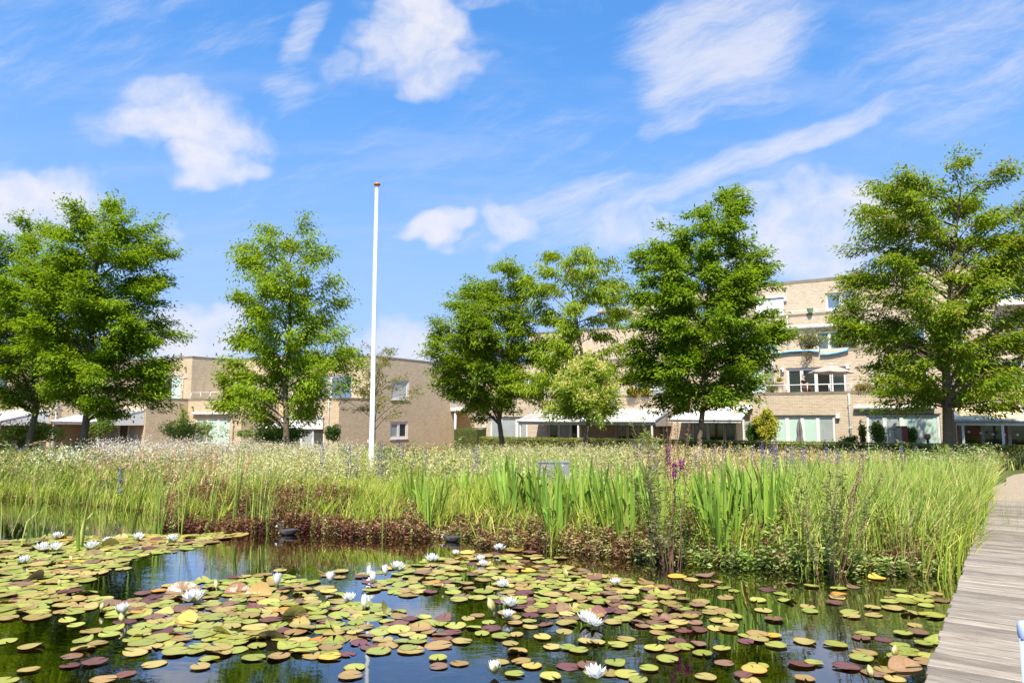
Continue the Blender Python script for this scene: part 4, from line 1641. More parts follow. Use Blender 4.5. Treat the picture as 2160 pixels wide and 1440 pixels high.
shrub('shrub', 'ivy-like evergreen bush on the corner of the end house', 'shrub', 688, 718, 893, 935, 41, 1700, [(.05, .10, .02), (.08, .14, .03)], .1, .07, 26, 'garden shrubs')
shrub('shrub', 'rounded green shrub beside the lean-to with patterned panes', 'shrub', 1348, 1375, 908, 935, 36, 900, LG, .08, .05, 27, 'garden shrubs')
shrub('shrub', 'bright yellow-leaved shrub beside the pale green windows', 'shrub', 1590, 1638, 866, 932, 33.2, 3200, [(.42, .43, .05), (.34, .38, .04), (.48, .46, .09)], .13, .075, 28, 'garden shrubs', droop=.6)
shrub('shrub', 'dark glossy shrub left of the yellow-leaved one', 'shrub', 1573, 1602, 890, 935, 33.6, 1800, [(.05, .12, .025), (.09, .19, .04)], .1, .06, 29, 'garden shrubs')
shrub('shrub', 'low clipped box cushion under the downpipe', 'shrub', 1772, 1814, 918, 942, 31.8, 1500, [(.10, .17, .03), (.15, .22, .04)], .06, .04, 30, 'garden shrubs')
shrub('shrub', 'slender climber with yellowing leaves on the window corner', 'shrub', 1812, 1826, 888, 940, 31.4, 700, [(.25, .26, .06), (.14, .19, .04)], .09, .06, 31, 'garden shrubs')
shrub('shrub', 'leafy green shrub in front of the grey-curtained window', 'shrub', 1836, 1868, 884, 940, 31.0, 1800, GS, .09, .055, 32, 'garden shrubs')
shrub('shrub', 'narrow upright shrub before the pale green panes', 'shrub', 1912, 1936, 899, 942, 30.6, 1100, GS, .08, .05, 33, 'garden shrubs')
shrub('shrub', 'small garden shrub by the wooden lean-to wall', 'shrub', 2028, 2062, 922, 945, 29.8, 900, LG, .08, .05, 34, 'garden shrubs')


def hedge(name, label, pts, h, w, z0f, n, cols, seed, leaf=.055):
    """clipped hedge along a line of points: dense core and a skin of leaves"""
    rng = np.random.default_rng(seed)
    LV, core = Leaves(), MB()
    for (a, b) in zip(pts[:-1], pts[1:]):
        a, b = np.array(a[:2], float), np.array(b[:2], float)
        L = np.linalg.norm(b - a)
        d = (b - a) / L
        nr = np.array([d[1], -d[0]])          # towards the viewer
        m_ = int(n * L)
        t = rng.random(m_)
        face = rng.random(m_)
        q = a[None] + d[None] * (t * L)[:, None]
        z0, z1 = z0f, z0f + h
        side = face < .6
        zz = np.where(side, z0 + rng.random(m_) * h, z1 + rng.normal(0, .015, m_))
        off = np.where(side, w / 2 * (1 + rng.normal(0, .06, m_)), rng.uniform(-w / 2, w / 2, m_))
        P = np.stack([q[:, 0] + nr[0] * off, q[:, 1] + nr[1] * off, zz], 1)
        dirn = np.where(side[:, None], np.array([nr[0], nr[1], .2]), np.array([0, 0, 1.0])) + rng.normal(0, .7, (m_, 3))
        LV.add(P, dirn, rng.uniform(.7, 1.4, m_) * leaf, rng.uniform(.7, 1.3, m_) * leaf * .65, palette(m_, cols, .25, rng=rng))
        ang = math.atan2(d[1], d[0])
        mt = Matrix.Translation((a[0], a[1], 0)) @ Matrix.Rotation(ang, 4, 'Z')
        core.box(0, L, -w / 2 + .04, w / 2 - .04, z0, z1 - .04, mt)
    t = empty(name, (pts[0][0], pts[0][1], z0f))
    tag(t, label, 'hedge')
    for nm, me in (('foliage', LV.mesh('foliage', M['leaf'])), ('core', core.mesh('core', M['hedge_core']))):
        me.transform(Matrix.Translation((-pts[0][0], -pts[0][1], -z0f)))
        link(nm, me, t)
    return t


M['hedge_core'] = simple('hedge_twigs', (.08, .09, .03), .95, .05, var=.4, scale=8)
HB = [(.28, .34, .06), (.38, .38, .10), (.38, .29, .11), (.18, .25, .04)]
YH = -4.0
hp = [FO + AX * (plane_local(u, 930, FO, YH)[0]) + BX * YH for u in (1015, 2300)]
zh = plane_local(1700, 931, FO, YH)[1]
hedge('hedge', 'long low clipped beech hedge along the apartment gardens', hp, zh - GZ - .06, .5, GZ, 900, HB, 41, .07)
hb = [at_y(968, 905, 43.0), at_y(1016, 905, 42.2)]
hedge('hedge', 'short square clipped hedge beside the gallery post', hb, at_y(990, 904, 42.6).z - GZ, 1.1, GZ, 900, [(.15, .22, .03), (.10, .16, .025)], 42, .05)

# ------------------------------------------------------------------ meadow
def scatter(n, u0, u1, Y0, Y1, rng, margin=.12):
    """points on land seen between two picture columns, evenly over the area"""
    Yv = np.sqrt(rng.uniform(Y0 ** 2, Y1 ** 2, n))
    uv = rng.uniform(u0, u1, n)
    Xv = (uv - 1080) / FPX * cp * Yv
    d = pond_sd(Xv, Yv)
    # keep off the walk and the gravel
    rel = np.stack([Xv - d0.x, Yv - d0.y], 1)
    sw = rel[:, 0] * ddir.x + rel[:, 1] * ddir.y
    ww = rel[:, 0] * dprp.x + rel[:, 1] * dprp.y
    ok = (d > margin) & ~((ww > .02) & (ww < DECK_W + .4) & (sw < 24))
    Xv, Yv, uv = Xv[ok], Yv[ok], uv[ok]
    return np.stack([Xv, Yv, gh(Xv, Yv)], 1), uv


rng = np.random.default_rng(5)


def patch(P, sc, seed):
    """smooth patchiness in 0..1"""
    r_ = np.random.default_rng(seed)
    v = np.zeros(len(P))
    for k in range(6):
        a, f, ph = r_.uniform(0, 6.28), sc * r_.uniform(.6, 1.8), r_.uniform(0, 6.28)
        v += np.sin((P[:, 0] * math.cos(a) + P[:, 1] * math.sin(a)) * f + ph)
    return 1 / (1 + np.exp(-v * 1.1))


MG = Leaves()
GREEN = np.array([(.23, .32, .04), (.31, .39, .06), (.17, .25, .03), (.39, .41, .10)])
STRAW = np.array([(.48, .41, .17), (.54, .49, .24), (.40, .32, .12), (.56, .53, .28)])
TAN = np.array([(.58, .38, .21), (.50, .30, .16), (.62, .47, .29)])
CREAM = np.array([(.52, .48, .24), (.46, .45, .18), (.57, .53, .30)])


def wind(n, rng):
    a = rng.normal(.3, 1.3, n)
    return np.stack([np.cos(a), np.sin(a)], 1)


# under-storey of leaves, then stems, then seed heads
P, U = scatter(70000, -160, 2330, 12.0, 35.0, rng)
pt = patch(P, .5, 1)
strawness = np.clip(.25 + .5 * (pt - .5) + .25 * sstep(U, 900, 1500) * (1 - sstep(U, 1750, 1950)), 0, .85)
isS = rng.random(len(P)) < strawness * .6
col = np.where(isS[:, None], palette(len(P), STRAW, .2, rng=rng), palette(len(P), GREEN, .25, rng=rng))
hgt = rng.uniform(.3, .62, len(P)) * (1 + .18 * (patch(P, .35, 9) - .5))
MG.blades(P, hgt, wind(len(P), rng), rng.uniform(.1, .7, len(P)), rng.uniform(.012, .03, len(P)) * (1 + P[:, 1] / 40), col)
# tall flowering grasses: a stem and a loose head of a few slips
P, U = scatter(18000, -160, 2330, 13.0, 34.0, rng)
pt = patch(P, .6, 3)
tan = np.maximum(sstep(U, 1220, 1420) * (1 - sstep(U, 1800, 1920)) * (P[:, 1] < 21), .8 * (1 - sstep(U, 420, 560)) * sstep(U, 120, 200) * (P[:, 1] < 19.5))
cream = np.maximum(np.exp(-((U - 640) / 190) ** 2), np.exp(-((U - 1150) / 230) ** 2))
r_ = rng.random(len(P))
kind = np.where(r_ < tan * .9, 2, np.where(r_ < tan + cream * .85, 1, 0))
hc = palette(len(P), STRAW, .2, rng=rng)
hc[kind == 1] = palette((kind == 1).sum(), CREAM, .15, rng=rng)
hc[kind == 2] = palette((kind == 2).sum(), TAN, .2, rng=rng)
hgt = rng.uniform(.5, .82, len(P)) * (1 + .25 * (pt - .5)) * (1 - .22 * sstep(U, 1350, 1700))
hgt[(kind == 0) & (rng.random(len(P)) < .5)] *= .75
hgt[kind == 2] *= 1.18
wd = wind(len(P), rng)
ln = rng.uniform(.05, .35, len(P))
MG.blades(P, hgt, wd, ln, .008 + P[:, 1] * .0004, hc * .85)
tip = P + np.concatenate([wd, np.zeros((len(P), 1))], 1) * (hgt * ln)[:, None] + np.array([0, 0, 1.0]) * (hgt * .97)[:, None]
for k in range(5):
    q = tip - np.array([0, 0, 1.0]) * (rng.uniform(0, .2, len(P)) * hgt / .7)[:, None] + rng.normal(0, .018, (len(P), 3))
    d = rng.normal(0, .6, (len(P), 3)) + np.array([0, 0, .7])
    MG.add(q, d, rng.uniform(.05, .1, len(P)), rng.uniform(.012, .028, len(P)), hc * rng.uniform(.85, 1.2, (len(P), 1)))
# broad-leaved weeds far at both ends and by the hedge
P, U = scatter(9000, -160, 2330, 15.0, 35.0, rng)
sel = (np.maximum(np.maximum(1 - sstep(U, 150, 330), sstep(U, 1780, 1950)), sstep(P[:, 1], 22, 28) * .7) > rng.random(len(P)))
P = P[sel]
hh = rng.uniform(.35, .9, len(P))
wc = palette(len(P), [(.13, .18, .04), (.20, .24, .07), (.09, .14, .03), (.26, .28, .12)], .2, rng=rng)
for k in range(9):
    q = P + np.array([0, 0, 1.0]) * (hh * (k + .5) / 9)[:, None] + rng.normal(0, .035, (len(P), 3))
    d = rng.normal(0, 1, (len(P), 3)) * np.array([1, 1, .3])
    MG.add(q, d, rng.uniform(.07, .15, len(P)), .035, wc * rng.uniform(.8, 1.2, (len(P), 1)))
rc = np.random.default_rng(77)
Pc, Uc = scatter(170, -100, 2250, 13.5, 30, rc, .6)
for p_ in Pc:
    m_ = rc.integers(30, 90)
    hk = rc.uniform(.55, 1.0)
    cc_ = np.array([(.20, .27, .06), (.26, .33, .08), (.15, .21, .05), (.32, .34, .16), (.36, .30, .16)])[rc.integers(0, 5)]
    z_ = rc.random(m_) ** .7 * hk
    rr_ = rc.normal(0, .16, (m_, 2)) * (1.1 - .5 * z_ / hk)[:, None]
    MG.add(np.stack([p_[0] + rr_[:, 0], p_[1] + rr_[:, 1], p_[2] + z_], 1), rc.normal(0, 1, (m_, 3)) * np.array([1, 1, .5]) + np.array([0, 0, .3]), rc.uniform(.06, .16, m_), rc.uniform(.02, .05, m_), cc_ * rc.uniform(.75, 1.3, (m_, 1)))
    MG.blades(np.tile(p_, (6, 1)) + rc.normal(0, .08, (6, 3)) * np.array([1, 1, 0]), rc.uniform(.7, 1.1, 6) * hk, rc.normal(0, 1, (6, 2)), .2, .014, cc_ * .9)
tag(link('meadow_grass', MG.mesh('meadow_grass', M['grass'])), 'tall mixed meadow grass between the pond and the houses', 'grass', kind='stuff')

# drift of pinkish white flowers and creamy bedstraw
FD = Leaves()


def flower_drift(n, u0, u1, Y0, Y1, cols, h0, h1, size, seed, soft=120, heads=7, spread=.07):
    r_ = np.random.default_rng(seed)
    P, U = scatter(n, u0, u1, Y0, Y1, r_, .5)
    edge = np.minimum(sstep(U, u0, u0 + soft), 1 - sstep(U, u1 - soft, u1))
    P = P[r_.random(len(P)) < edge * (.35 + .65 * patch(P, .7, seed))]
    n = len(P)
    h = r_.uniform(h0, h1, n)
    FD.blades(P, h, wind(n, r_), r_.uniform(.02, .25, n), .014, palette(n, GREEN, .2, rng=r_))
    c = palette(n, cols, .1, rng=r_)
    for k in range(heads):
        q = P + np.array([0, 0, 1.0]) * (h * r_.uniform(.8, 1.05, n))[:, None] + r_.normal(0, spread, (n, 3))
        d = r_.normal(0, 1, (n, 3)) + np.array([0, 0, .5])
        FD.add(q, d, r_.uniform(.6, 1.3, n) * size, r_.uniform(.6, 1.2, n) * size * .8, np.clip(c * r_.uniform(.85, 1.1, (n, 1)), 0, .9), fold=.1)


PINK = [(.52, .44, .45), (.60, .54, .53), (.44, .36, .37), (.58, .55, .44), (.52, .48, .28)]
flower_drift(3600, 160, 580, 16.5, 24, PINK, .45, .95, .042, 61, 90, 8, .09)
flower_drift(3000, 420, 800, 16.5, 25, PINK + CREAM.tolist(), .4, .88, .038, 62, 90, 8, .08)
flower_drift(3200, 440, 820, 13.8, 18, [(.54, .51, .22), (.50, .49, .19), (.58, .54, .30)], .4, .75, .032, 63, 80, 9, .07)
flower_drift(2200, 880, 1420, 15, 25, CREAM.tolist() + [(.62, .60, .42)], .4, .78, .032, 64, 100, 8, .07)
flower_drift(500, 1700, 2200, 14, 26, [(.52, .54, .40), (.42, .45, .26)], .5, .75, .04, 65, 80, 8, .07)
flower_drift(110, 1400, 1760, 17, 26, [(.72, .72, .68)], .45, .7, .045, 66, 80, 7, .05)
flower_drift(420, 730, 900, 14.2, 16.3, CREAM.tolist() + GREEN.tolist(), .5, .8, .035, 68, 30, 8, .06)
flower_drift(120, 60, 200, 14, 17, [(.74, .76, .66)], .75, .95, .04, 67, 30, 14, .07)
tag(link('flower_drift', FD.mesh('flower_drift', M['flower'])), 'drifts of pinkish white and cream wild flowers across the meadow', 'wild flowers', kind='stuff')

# blue flower spikes, each one a plant
def spike_mesh(seed, col):
    r_ = np.random.default_rng(seed)
    L = Leaves()
    n = 90
    z = r_.uniform(.38, 1.0, n)
    a = r_.uniform(0, 6.28, n)
    rr = .045 * (1.12 - z) + .012
    P = np.stack([np.cos(a) * rr * .4, np.sin(a) * rr * .4, z], 1)
    L.add(P, np.stack([np.cos(a), np.sin(a), r_.normal(.3, .4, n)], 1), rr * 1.3, .024, palette(n, col, .2, rng=r_))
    m_ = 16
    z = r_.uniform(0, .45, m_)
    a = r_.uniform(0, 6.28, m_)
    L.add(np.stack([0 * a, 0 * a, z], 1), np.stack([np.cos(a), np.sin(a), r_.normal(.5, .3, m_)], 1), .13, .025, palette(m_, GREEN * .8, .2, rng=r_))
    L.blades([(0, 0, 0)], 1.0, [(1, 0)], .02, .012, (.14, .16, .06))
    return L.mesh('blue_flower_spike', M['flower'])


BLUE = [(.13, .13, .36), (.20, .19, .44), (.10, .09, .27), (.28, .25, .48)]
sm_ = [spike_mesh(70 + k, BLUE) for k in range(4)]
r_ = random.Random(8)
blue_px = [(u, Y) for u, Y in [(1505, 17), (1520, 19), (1585, 16.5), (1607, 17.4), (1612, 15.2), (1626, 15.6), (1636, 16.8), (1640, 18), (1655, 16), (1664, 17.5), (1672, 15.8), (1683, 15.4),
           (1690, 17), (1722, 15.6), (1730, 16.8), (1745, 18), (1758, 15.2), (1765, 14.8), (1772, 16), (1790, 17), (1812, 15), (1838, 16.5), (1860, 18), (1905, 17), (1930, 19), (1560, 20), (1470, 15),
           (1480, 18.5), (1343, 19.5), (1350, 18.9), (1365, 15.5), (1377, 15.8),
           (801, 14.8), (806, 14.2), (812, 14.6), (830, 16), (838, 17), (848, 16.5), (870, 15.6), (905, 17.2), (1004, 17.0), (1010, 16.4), (745, 14.0), (752, 14.3), (690, 15.2), (262, 14.6)]]
for u, Y in blue_px:
    X = (u - 1080) / FPX * cp * Y
    s_ = r_.uniform(.86, 1.12)
    o = link('blue_flower_spike', sm_[r_.randrange(4)], loc=(X, Y, gh1(X, Y)), rot=(r_.uniform(-.09, .09), r_.uniform(-.09, .09), r_.uniform(0, 6.28)), scale=(1.25 * s_, 1.25 * s_, s_))
    tag(o, ('slim violet-blue flower spike in the meadow near the flagpole' if u < 1100 else 'slim violet-blue flower spike in the tan grass before the flats'), 'wild flower', 'blue flower spikes by the flagpole' if u < 1100 else 'blue flower spikes before the flats')

# ------------------------------------------------------------------ sedge and bank plants
SG = Leaves()
YG = np.array([(.31, .41, .045), (.40, .47, .06), (.25, .34, .035), (.50, .48, .12)])


def sedge(n, u0, u1, Y0, Y1, h0, h1, cols, seed, lean=(.15, .6), w=(.008, .016), margin=.02):
    r_ = np.random.default_rng(seed)
    P, U = scatter(n, u0, u1, Y0, Y1, r_, margin)
    # gather into tufts
    k = r_.integers(0, max(1, len(P) // 14), len(P))
    P[:, :2] = P[k, :2] + r_.normal(0, .05, (len(P), 2))
    P[:, 2] = np.maximum(gh(P[:, 0], P[:, 1]), -.1)
    n = len(P)
    SG.blades(P, r_.uniform(h0, h1, n), wind(n, r_), r_.uniform(*lean, n), r_.uniform(*w, n), palette(n, cols, .2, rng=r_), curve=.9, tipcol=None)


sedge(19000, -120, 880, 11.8, 16.6, .28, .58, YG, 81, margin=-.15)
sedge(5000, 620, 1100, 11.2, 14.0, .4, .68, YG, 82)
sedge(6500, 1000, 1720, 9.2, 13.5, .4, .72, YG, 83, w=(.01, .02))
sedge(9000, 1660, 2110, 8.0, 12.2, .65, 1.12, [(.26, .36, .05), (.34, .42, .07), (.20, .29, .04), (.50, .47, .18)], 84, (.1, .55), (.01, .02))
sedge(1200, 1940, 2100, 11, 16, .3, .6, YG, 85)
sedge(2500, 2080, 2300, 17, 26, .3, .7, [(.16, .22, .04), (.30, .30, .1)], 86)
sedge(1500, 1000, 2060, 7.8, 11.5, .3, .75, YG, 87, (.1, .8), (.008, .018), -.3)
sedge(900, 340, 2060, 7.8, 13.5, .25, .6, [(.45, .36, .18), (.36, .26, .12), (.52, .45, .26)], 88, (.3, 1.3), (.006, .012), -.25)
re_ = np.random.default_rng(99)
ne = 900
se_, we_ = re_.uniform(4.6, 11.5, ne), re_.uniform(-.5, -.03, ne)
Pe = np.stack([d0.x + ddir.x * se_ + dprp.x * we_, d0.y + ddir.y * se_ + dprp.y * we_, np.zeros(ne)], 1)
Pe[:, 2] = np.maximum(gh(Pe[:, 0], Pe[:, 1]), -.1)
de_ = np.tile([dprp.x, dprp.y], (ne, 1)) + re_.normal(0, .9, (ne, 2))
SG.blades(Pe, re_.uniform(.4, .95, ne), de_, re_.uniform(.1, .7, ne), re_.uniform(.008, .018, ne), palette(ne, YG, .25, rng=re_), curve=.9)
tag(link('sedge', SG.mesh('sedge', M['grass'])), 'fresh green sedge and rush blades lining the pond bank', 'sedge', kind='stuff')

UG = Leaves()
COOT_PX = [(606, 1129), (953, 1143)]
COOT_AT = [at_z(u, v, 0) for u, v in COOT_PX]


def undergrowth(n, u0, u1, wd0, wd1, h0, h1, cols, seed, leaf=.05, nl=9, soft=40):
    """leafy plants along the shore line, wd: distance from the shore (negative in the water)"""
    r_ = np.random.default_rng(seed)
    Yv = r_.uniform(7.6, 17, n * 4)
    uv = r_.uniform(u0, u1, n * 4)
    Xv = (uv - 1080) / FPX * cp * Yv
    d = pond_sd(Xv, Yv)
    rel = np.stack([Xv - d0.x, Yv - d0.y], 1)
    ww = rel[:, 0] * dprp.x + rel[:, 1] * dprp.y
    ok = (d > wd0) & (d < wd1) & (ww < .0)
    for cq in COOT_AT:      # open water round the birds
        ok &= ~((np.abs(Xv - cq.x) < .34) & (Yv > cq.y - .6) & (Yv < cq.y + .22))
    P = np.stack([Xv[ok], Yv[ok], np.maximum(gh(Xv[ok], Yv[ok]), -.12)], 1)[:n]
    n = len(P)
    dd = pond_sd(P[:, 0], P[:, 1])
    h = r_.uniform(h0, h1, n) * (.55 + .9 * patch(P, 2.2, seed)) * (.6 + .4 * sstep(dd, wd0, wd0 + .5)) + np.maximum(0, -P[:, 2])
    ln = r_.normal(0, .12, (n, 2))
    c = palette(n, cols, .25, rng=r_)
    for k in range(nl):
        t = (k + .8) / nl
        q = P + np.stack([ln[:, 0] * h * t, ln[:, 1] * h * t, h * t], 1)
        a = r_.uniform(0, 6.28) + k * 1.57 + r_.normal(0, .4, n)
        for s_ in (0, math.pi):
            d = np.stack([np.cos(a + s_), np.sin(a + s_), r_.normal(.15, .35, n)], 1)
            UG.add(q, d, r_.uniform(.7, 1.3, n) * leaf, r_.uniform(.8, 1.2, n) * leaf * .5, np.clip(c * r_.uniform(.7, 1.35, (n, 1)), 0, 1))
    UG.blades(P, h, np.ones((n, 2)), .02, .008, c * .7)


RB = [(.20, .085, .055), (.25, .145, .07), (.30, .22, .10), (.16, .055, .045), (.33, .29, .12), (.23, .12, .06)]
OB = [(.28, .20, .09), (.23, .13, .07), (.25, .25, .08), (.19, .09, .05), (.34, .28, .13)]
GB = [(.20, .28, .05), (.26, .34, .08), (.15, .21, .04), (.30, .34, .13), (.20, .18, .06)]
undergrowth(4000, 345, 900, -.3, 1.0, .22, .44, RB, 91, .055)
undergrowth(420, 0, 340, -.1, .3, .08, .2, RB + [(.34, .26, .09), (.3, .3, .08)], 92, .05)
undergrowth(3000, 860, 1420, -.3, .6, .14, .3, OB, 93, .055)
undergrowth(3000, 1330, 2090, -.3, .8, .12, .34, GB, 94, .065)
undergrowth(700, 1330, 2090, -.2, .8, .3, .6, GB + OB + RB, 95, .05)
tag(link('bank_undergrowth', UG.mesh('bank_undergrowth', M['grass'])), 'leafy red-brown to green marsh plants crowding the water edge', 'marsh plants', kind='stuff')

# ------------------------------------------------------------------ flagpole
fp_top = at_y(795.5, 392, 16.5)
fx_, fy_ = fp_top.x, 16.5
fz0 = gh1(fx_, fy_)
fpole = empty('flagpole', (fx_, fy_, fz0))
tag(fpole, 'tall tapered white flagpole with an orange-red disc on top, no flag', 'flagpole')
b = MB()
Hp = fp_top.z - fz0
b.lathe([(0.0, 0), (.085, 0), (.085, .25), (.064, .26), (.062, .9), (.062, .91), (.062, 1.0), (.055, 1.01), (.047, Hp * .55), (.034, Hp - .02), (.029, Hp)], 20)
b.build('shaft', M['pole'], fpole)
b = MB()
b.lathe([(.0, Hp), (.05, Hp), (.075, Hp + .015), (.078, Hp + .04), (.06, Hp + .07), (.02, Hp + .085), (0, Hp + .087)], 18)
b.build('finial', M['orange'], fpole)
b = MB()
b.box(-.10, -.062, -.02, .02, 1.02, 1.06)
b.tube([(-.085, 0, .98), (-.095, 0, 1.04), (-.085, 0, 1.10)], .008, 5)
b.build('cleat', M['grey'], fpole)
b = MB()
b.tube([(-.066, -.02, 1.05), (-.058, -.02, Hp * .5), (-.045, -.01, Hp - .03)], .003, 4)
b.build('halyard', M['white'], fpole)

# ------------------------------------------------------------------ grey cabinet among the iris
cpos = at_z(1166, 1010, .2)
cy_ = 14.6
cxl, cxr = at_y(1134, 990, cy_).x, at_y(1200, 990, cy_).x
ctop = at_y(1166, 974, cy_).z
cz0 = gh1((cxl + cxr) / 2, cy_)
cab = empty('metal_cabinet', ((cxl + cxr) / 2, cy_, cz0), R(-4))
tag(cab, 'low grey metal panel standing in the meadow behind the iris leaves', 'cabinet')
M['cab'] = simple('grey_panel_paint', (.21, .21, .225), .5, .4, var=.12, scale=3)
w_ = (cxr - cxl) / 2
hh_ = ctop - cz0
b = MB()
b.box(-w_, w_, .02, .28, .03, hh_ - .02)
b.build('body', M['cab'], cab)
for (xa, xb) in ((-w_ + .004, w_ * .4 - .006), (w_ * .4 + .006, w_ - .004)):
    b = MB()
    b.box(xa, xb, -.002, .018, .05, hh_ - .025)
    b.build('panel', M['cab'], cab)
b = MB()
b.box(-w_ - .015, w_ + .015, -.015, .295, hh_ - .019, hh_)
b.build('cap', M['cab'], cab)

# ------------------------------------------------------------------ pale blue post on the walk
pb_ = at_y(2164, 1308, 2.6)
M['pale_blue'] = simple('pale_blue_metal', (.42, .50, .66), .35, .5, var=.06)
post = empty('metal_post', (pb_.x, 2.6, DZ))
tag(post, 'pale blue metal tube post with rounded cap on the boardwalk', 'post')
b = MB()
hpst = pb_.z - DZ
b.lathe([(.0, 0), (.055, 0), (.055, .012), (.024, .014), (.024, hpst - .045), (.0, hpst - .045)], 18)
b.build('tube', M['pale_blue'], post)
b = MB()
b.lathe([(.0265, hpst - .06), (.0285, hpst - .05), (.0285, hpst - .02), (.022, hpst - .004), (.0, hpst)], 18)
b.build('cap', M['pale_blue'], post)


# ------------------------------------------------------------------ blade-leaved clumps: iris and reeds
def blade_mesh(name, seed, lean, width, bend=0.0, mat='iris'):
    """one sword leaf of unit height: a thin lens section tapering to a point"""
    r_ = random.Random(seed)
    n = 9
    V, F = [], []
    for i in range(n):
        t = i / (n - 1)
        if bend and t > .62:
            k = (t - .62) / .38
            x = lean * t ** 1.7 + bend * k * .45
            z = t * .96 - bend * k * k * .42
        else:
            x = lean * t ** 1.7
            z = t * (1 - .12 * lean)
        w = width * (1 - t ** 2.4) ** .8 * (.75 + .5 * min(1, t * 3)) / 1.25
        V += [(x, -w / 2, z), (x + width * .10, 0, z), (x, w / 2, z), (x - width * .10, 0, z)]
    for i in range(n - 1):
        for k in range(4):
            F.append((i * 4 + k, i * 4 + (k + 1) % 4, i * 4 + 4 + (k + 1) % 4, i * 4 + 4 + k))
    me = bpy.data.meshes.new(name)
    me.from_pydata(V, [], F)
    me.materials.append(M[mat])
    return me


iris_me = [blade_mesh('leaf', k, l, w, bd) for k, (l, w, bd) in enumerate([(.04, .034, 0), (.1, .036, 0), (.18, .032, 0), (.28, .034, 0), (.12, .03, .6), (.06, .03, 0)])]
reed_me = [blade_mesh('leaf', 20 + k, l, w, bd) for k, (l, w, bd) in enumerate([(.04, .012, 0), (.12, .013, 0), (.2, .012, 0), (.3, .011, 0), (.16, .011, .9), (.07, .014, 0)])]
ORD = ['first', 'second', 'third', 'fourth', 'fifth', 'sixth', 'seventh', 'eighth', 'ninth', 'tenth', 'eleventh', 'twelfth', 'thirteenth', 'fourteenth', 'fifteenth', 'sixteenth', 'seventeenth', 'eighteenth', 'nineteenth',
       'twentieth', 'twenty-first', 'twenty-second', 'twenty-third', 'twenty-fourth', 'twenty-fifth', 'twenty-sixth', 'twenty-seventh', 'twenty-eighth', 'twenty-ninth', 'thirtieth', 'thirty-first', 'thirty-second',
       'thirty-third', 'thirty-fourth', 'thirty-fifth', 'thirty-sixth', 'thirty-seventh', 'thirty-eighth', 'thirty-ninth', 'fortieth', 'forty-first', 'forty-second', 'forty-third', 'forty-fourth', 'forty-fifth']


def clump(name, X, Y, z0, nleaf, h0, h1, spread, meshes, cols, rnd, label, cat, group, bias=None, wscale=1.0):
    t = empty(name, (X, Y, z0))
    tag(t, label, cat, group)
    for k in range(nleaf):
        a = rnd.uniform(0, 6.283) if bias is None else rnd.gauss(bias, .9)
        r_ = spread * math.sqrt(rnd.random())
        h = rnd.uniform(h0, h1)
        mi = rnd.choice(meshes)
        o = link('leaf', mi, t, loc=(r_ * math.cos(a + .7), r_ * math.sin(a + .7), 0), rot=(rnd.uniform(-.05, .05), rnd.uniform(-.03, .05), a), scale=(h, h * wscale * rnd.uniform(.85, 1.2), h))
        c = rnd.choice(cols)
        j = rnd.uniform(.8, 1.2)
        o.color = (c[0] * j, c[1] * j, c[2] * j, 1)
    return t


IC = [(.21, .36, .045), (.28, .43, .055), (.16, .31, .04), (.34, .47, .09), (.25, .40, .05)]
r_ = random.Random(12)
iris = []
for u, v, n, h in [(872, 1098, 12, .95), (902, 1112, 15, 1.0), (935, 1098, 9, .85), (975, 1090, 10, .85), (1010, 1085, 8, .8), (1052, 1085, 14, 1.0), (1078, 1102, 18, 1.08), (1110, 1095, 13, .95), (1140, 1105, 14, .95),
                   (1165, 1118, 18, 1.0), (1195, 1100, 14, .95), (1225, 1108, 14, 1.0), (1255, 1098, 12, .9), (1285, 1118, 18, 1.0), (1310, 1126, 20, 1.02), (1335, 1112, 15, .95), (1362, 1105, 12, .95), (1385, 1122, 14, .95),
                   (1455, 1118, 12, .9), (1482, 1112, 13, .95), (1505, 1135, 20, 1.05), (1525, 1148, 22, 1.06), (1552, 1130, 20, 1.05), (1578, 1120, 17, 1.02), (1600, 1138, 20, 1.02), (1625, 1125, 18, 1.0),
                   (1650, 1120, 15, .98), (1675, 1110, 12, .98), (1710, 1098, 10, 1.0), (1760, 1085, 8, 1.0), (1805, 1095, 9, 1.05), (1862, 1085, 8, 1.05), (1925, 1090, 8, 1.05), (2010, 1085, 8, .95)]:
    p = at_z(u, v + (26 if u > 1030 else 8), .05)
    iris.append((u, p, int(n * 1.35), h * (1.12 if u > 1030 else 1.0)))
iris.sort(key=lambda q: q[0])
for i, (u, p, n, h) in enumerate(iris):
    z0 = max(gh1(p.x, p.y), -.1)
    clump('iris_clump', p.x, p.y, z0 - .02, n, h * .72, h * 1.06, .10 + .004 * n, iris_me, IC, r_,
          'clump of sword-shaped iris leaves, %s from the flagpole along the bank' % ORD[i], 'iris', 'iris clumps along the bank', wscale=1.6)

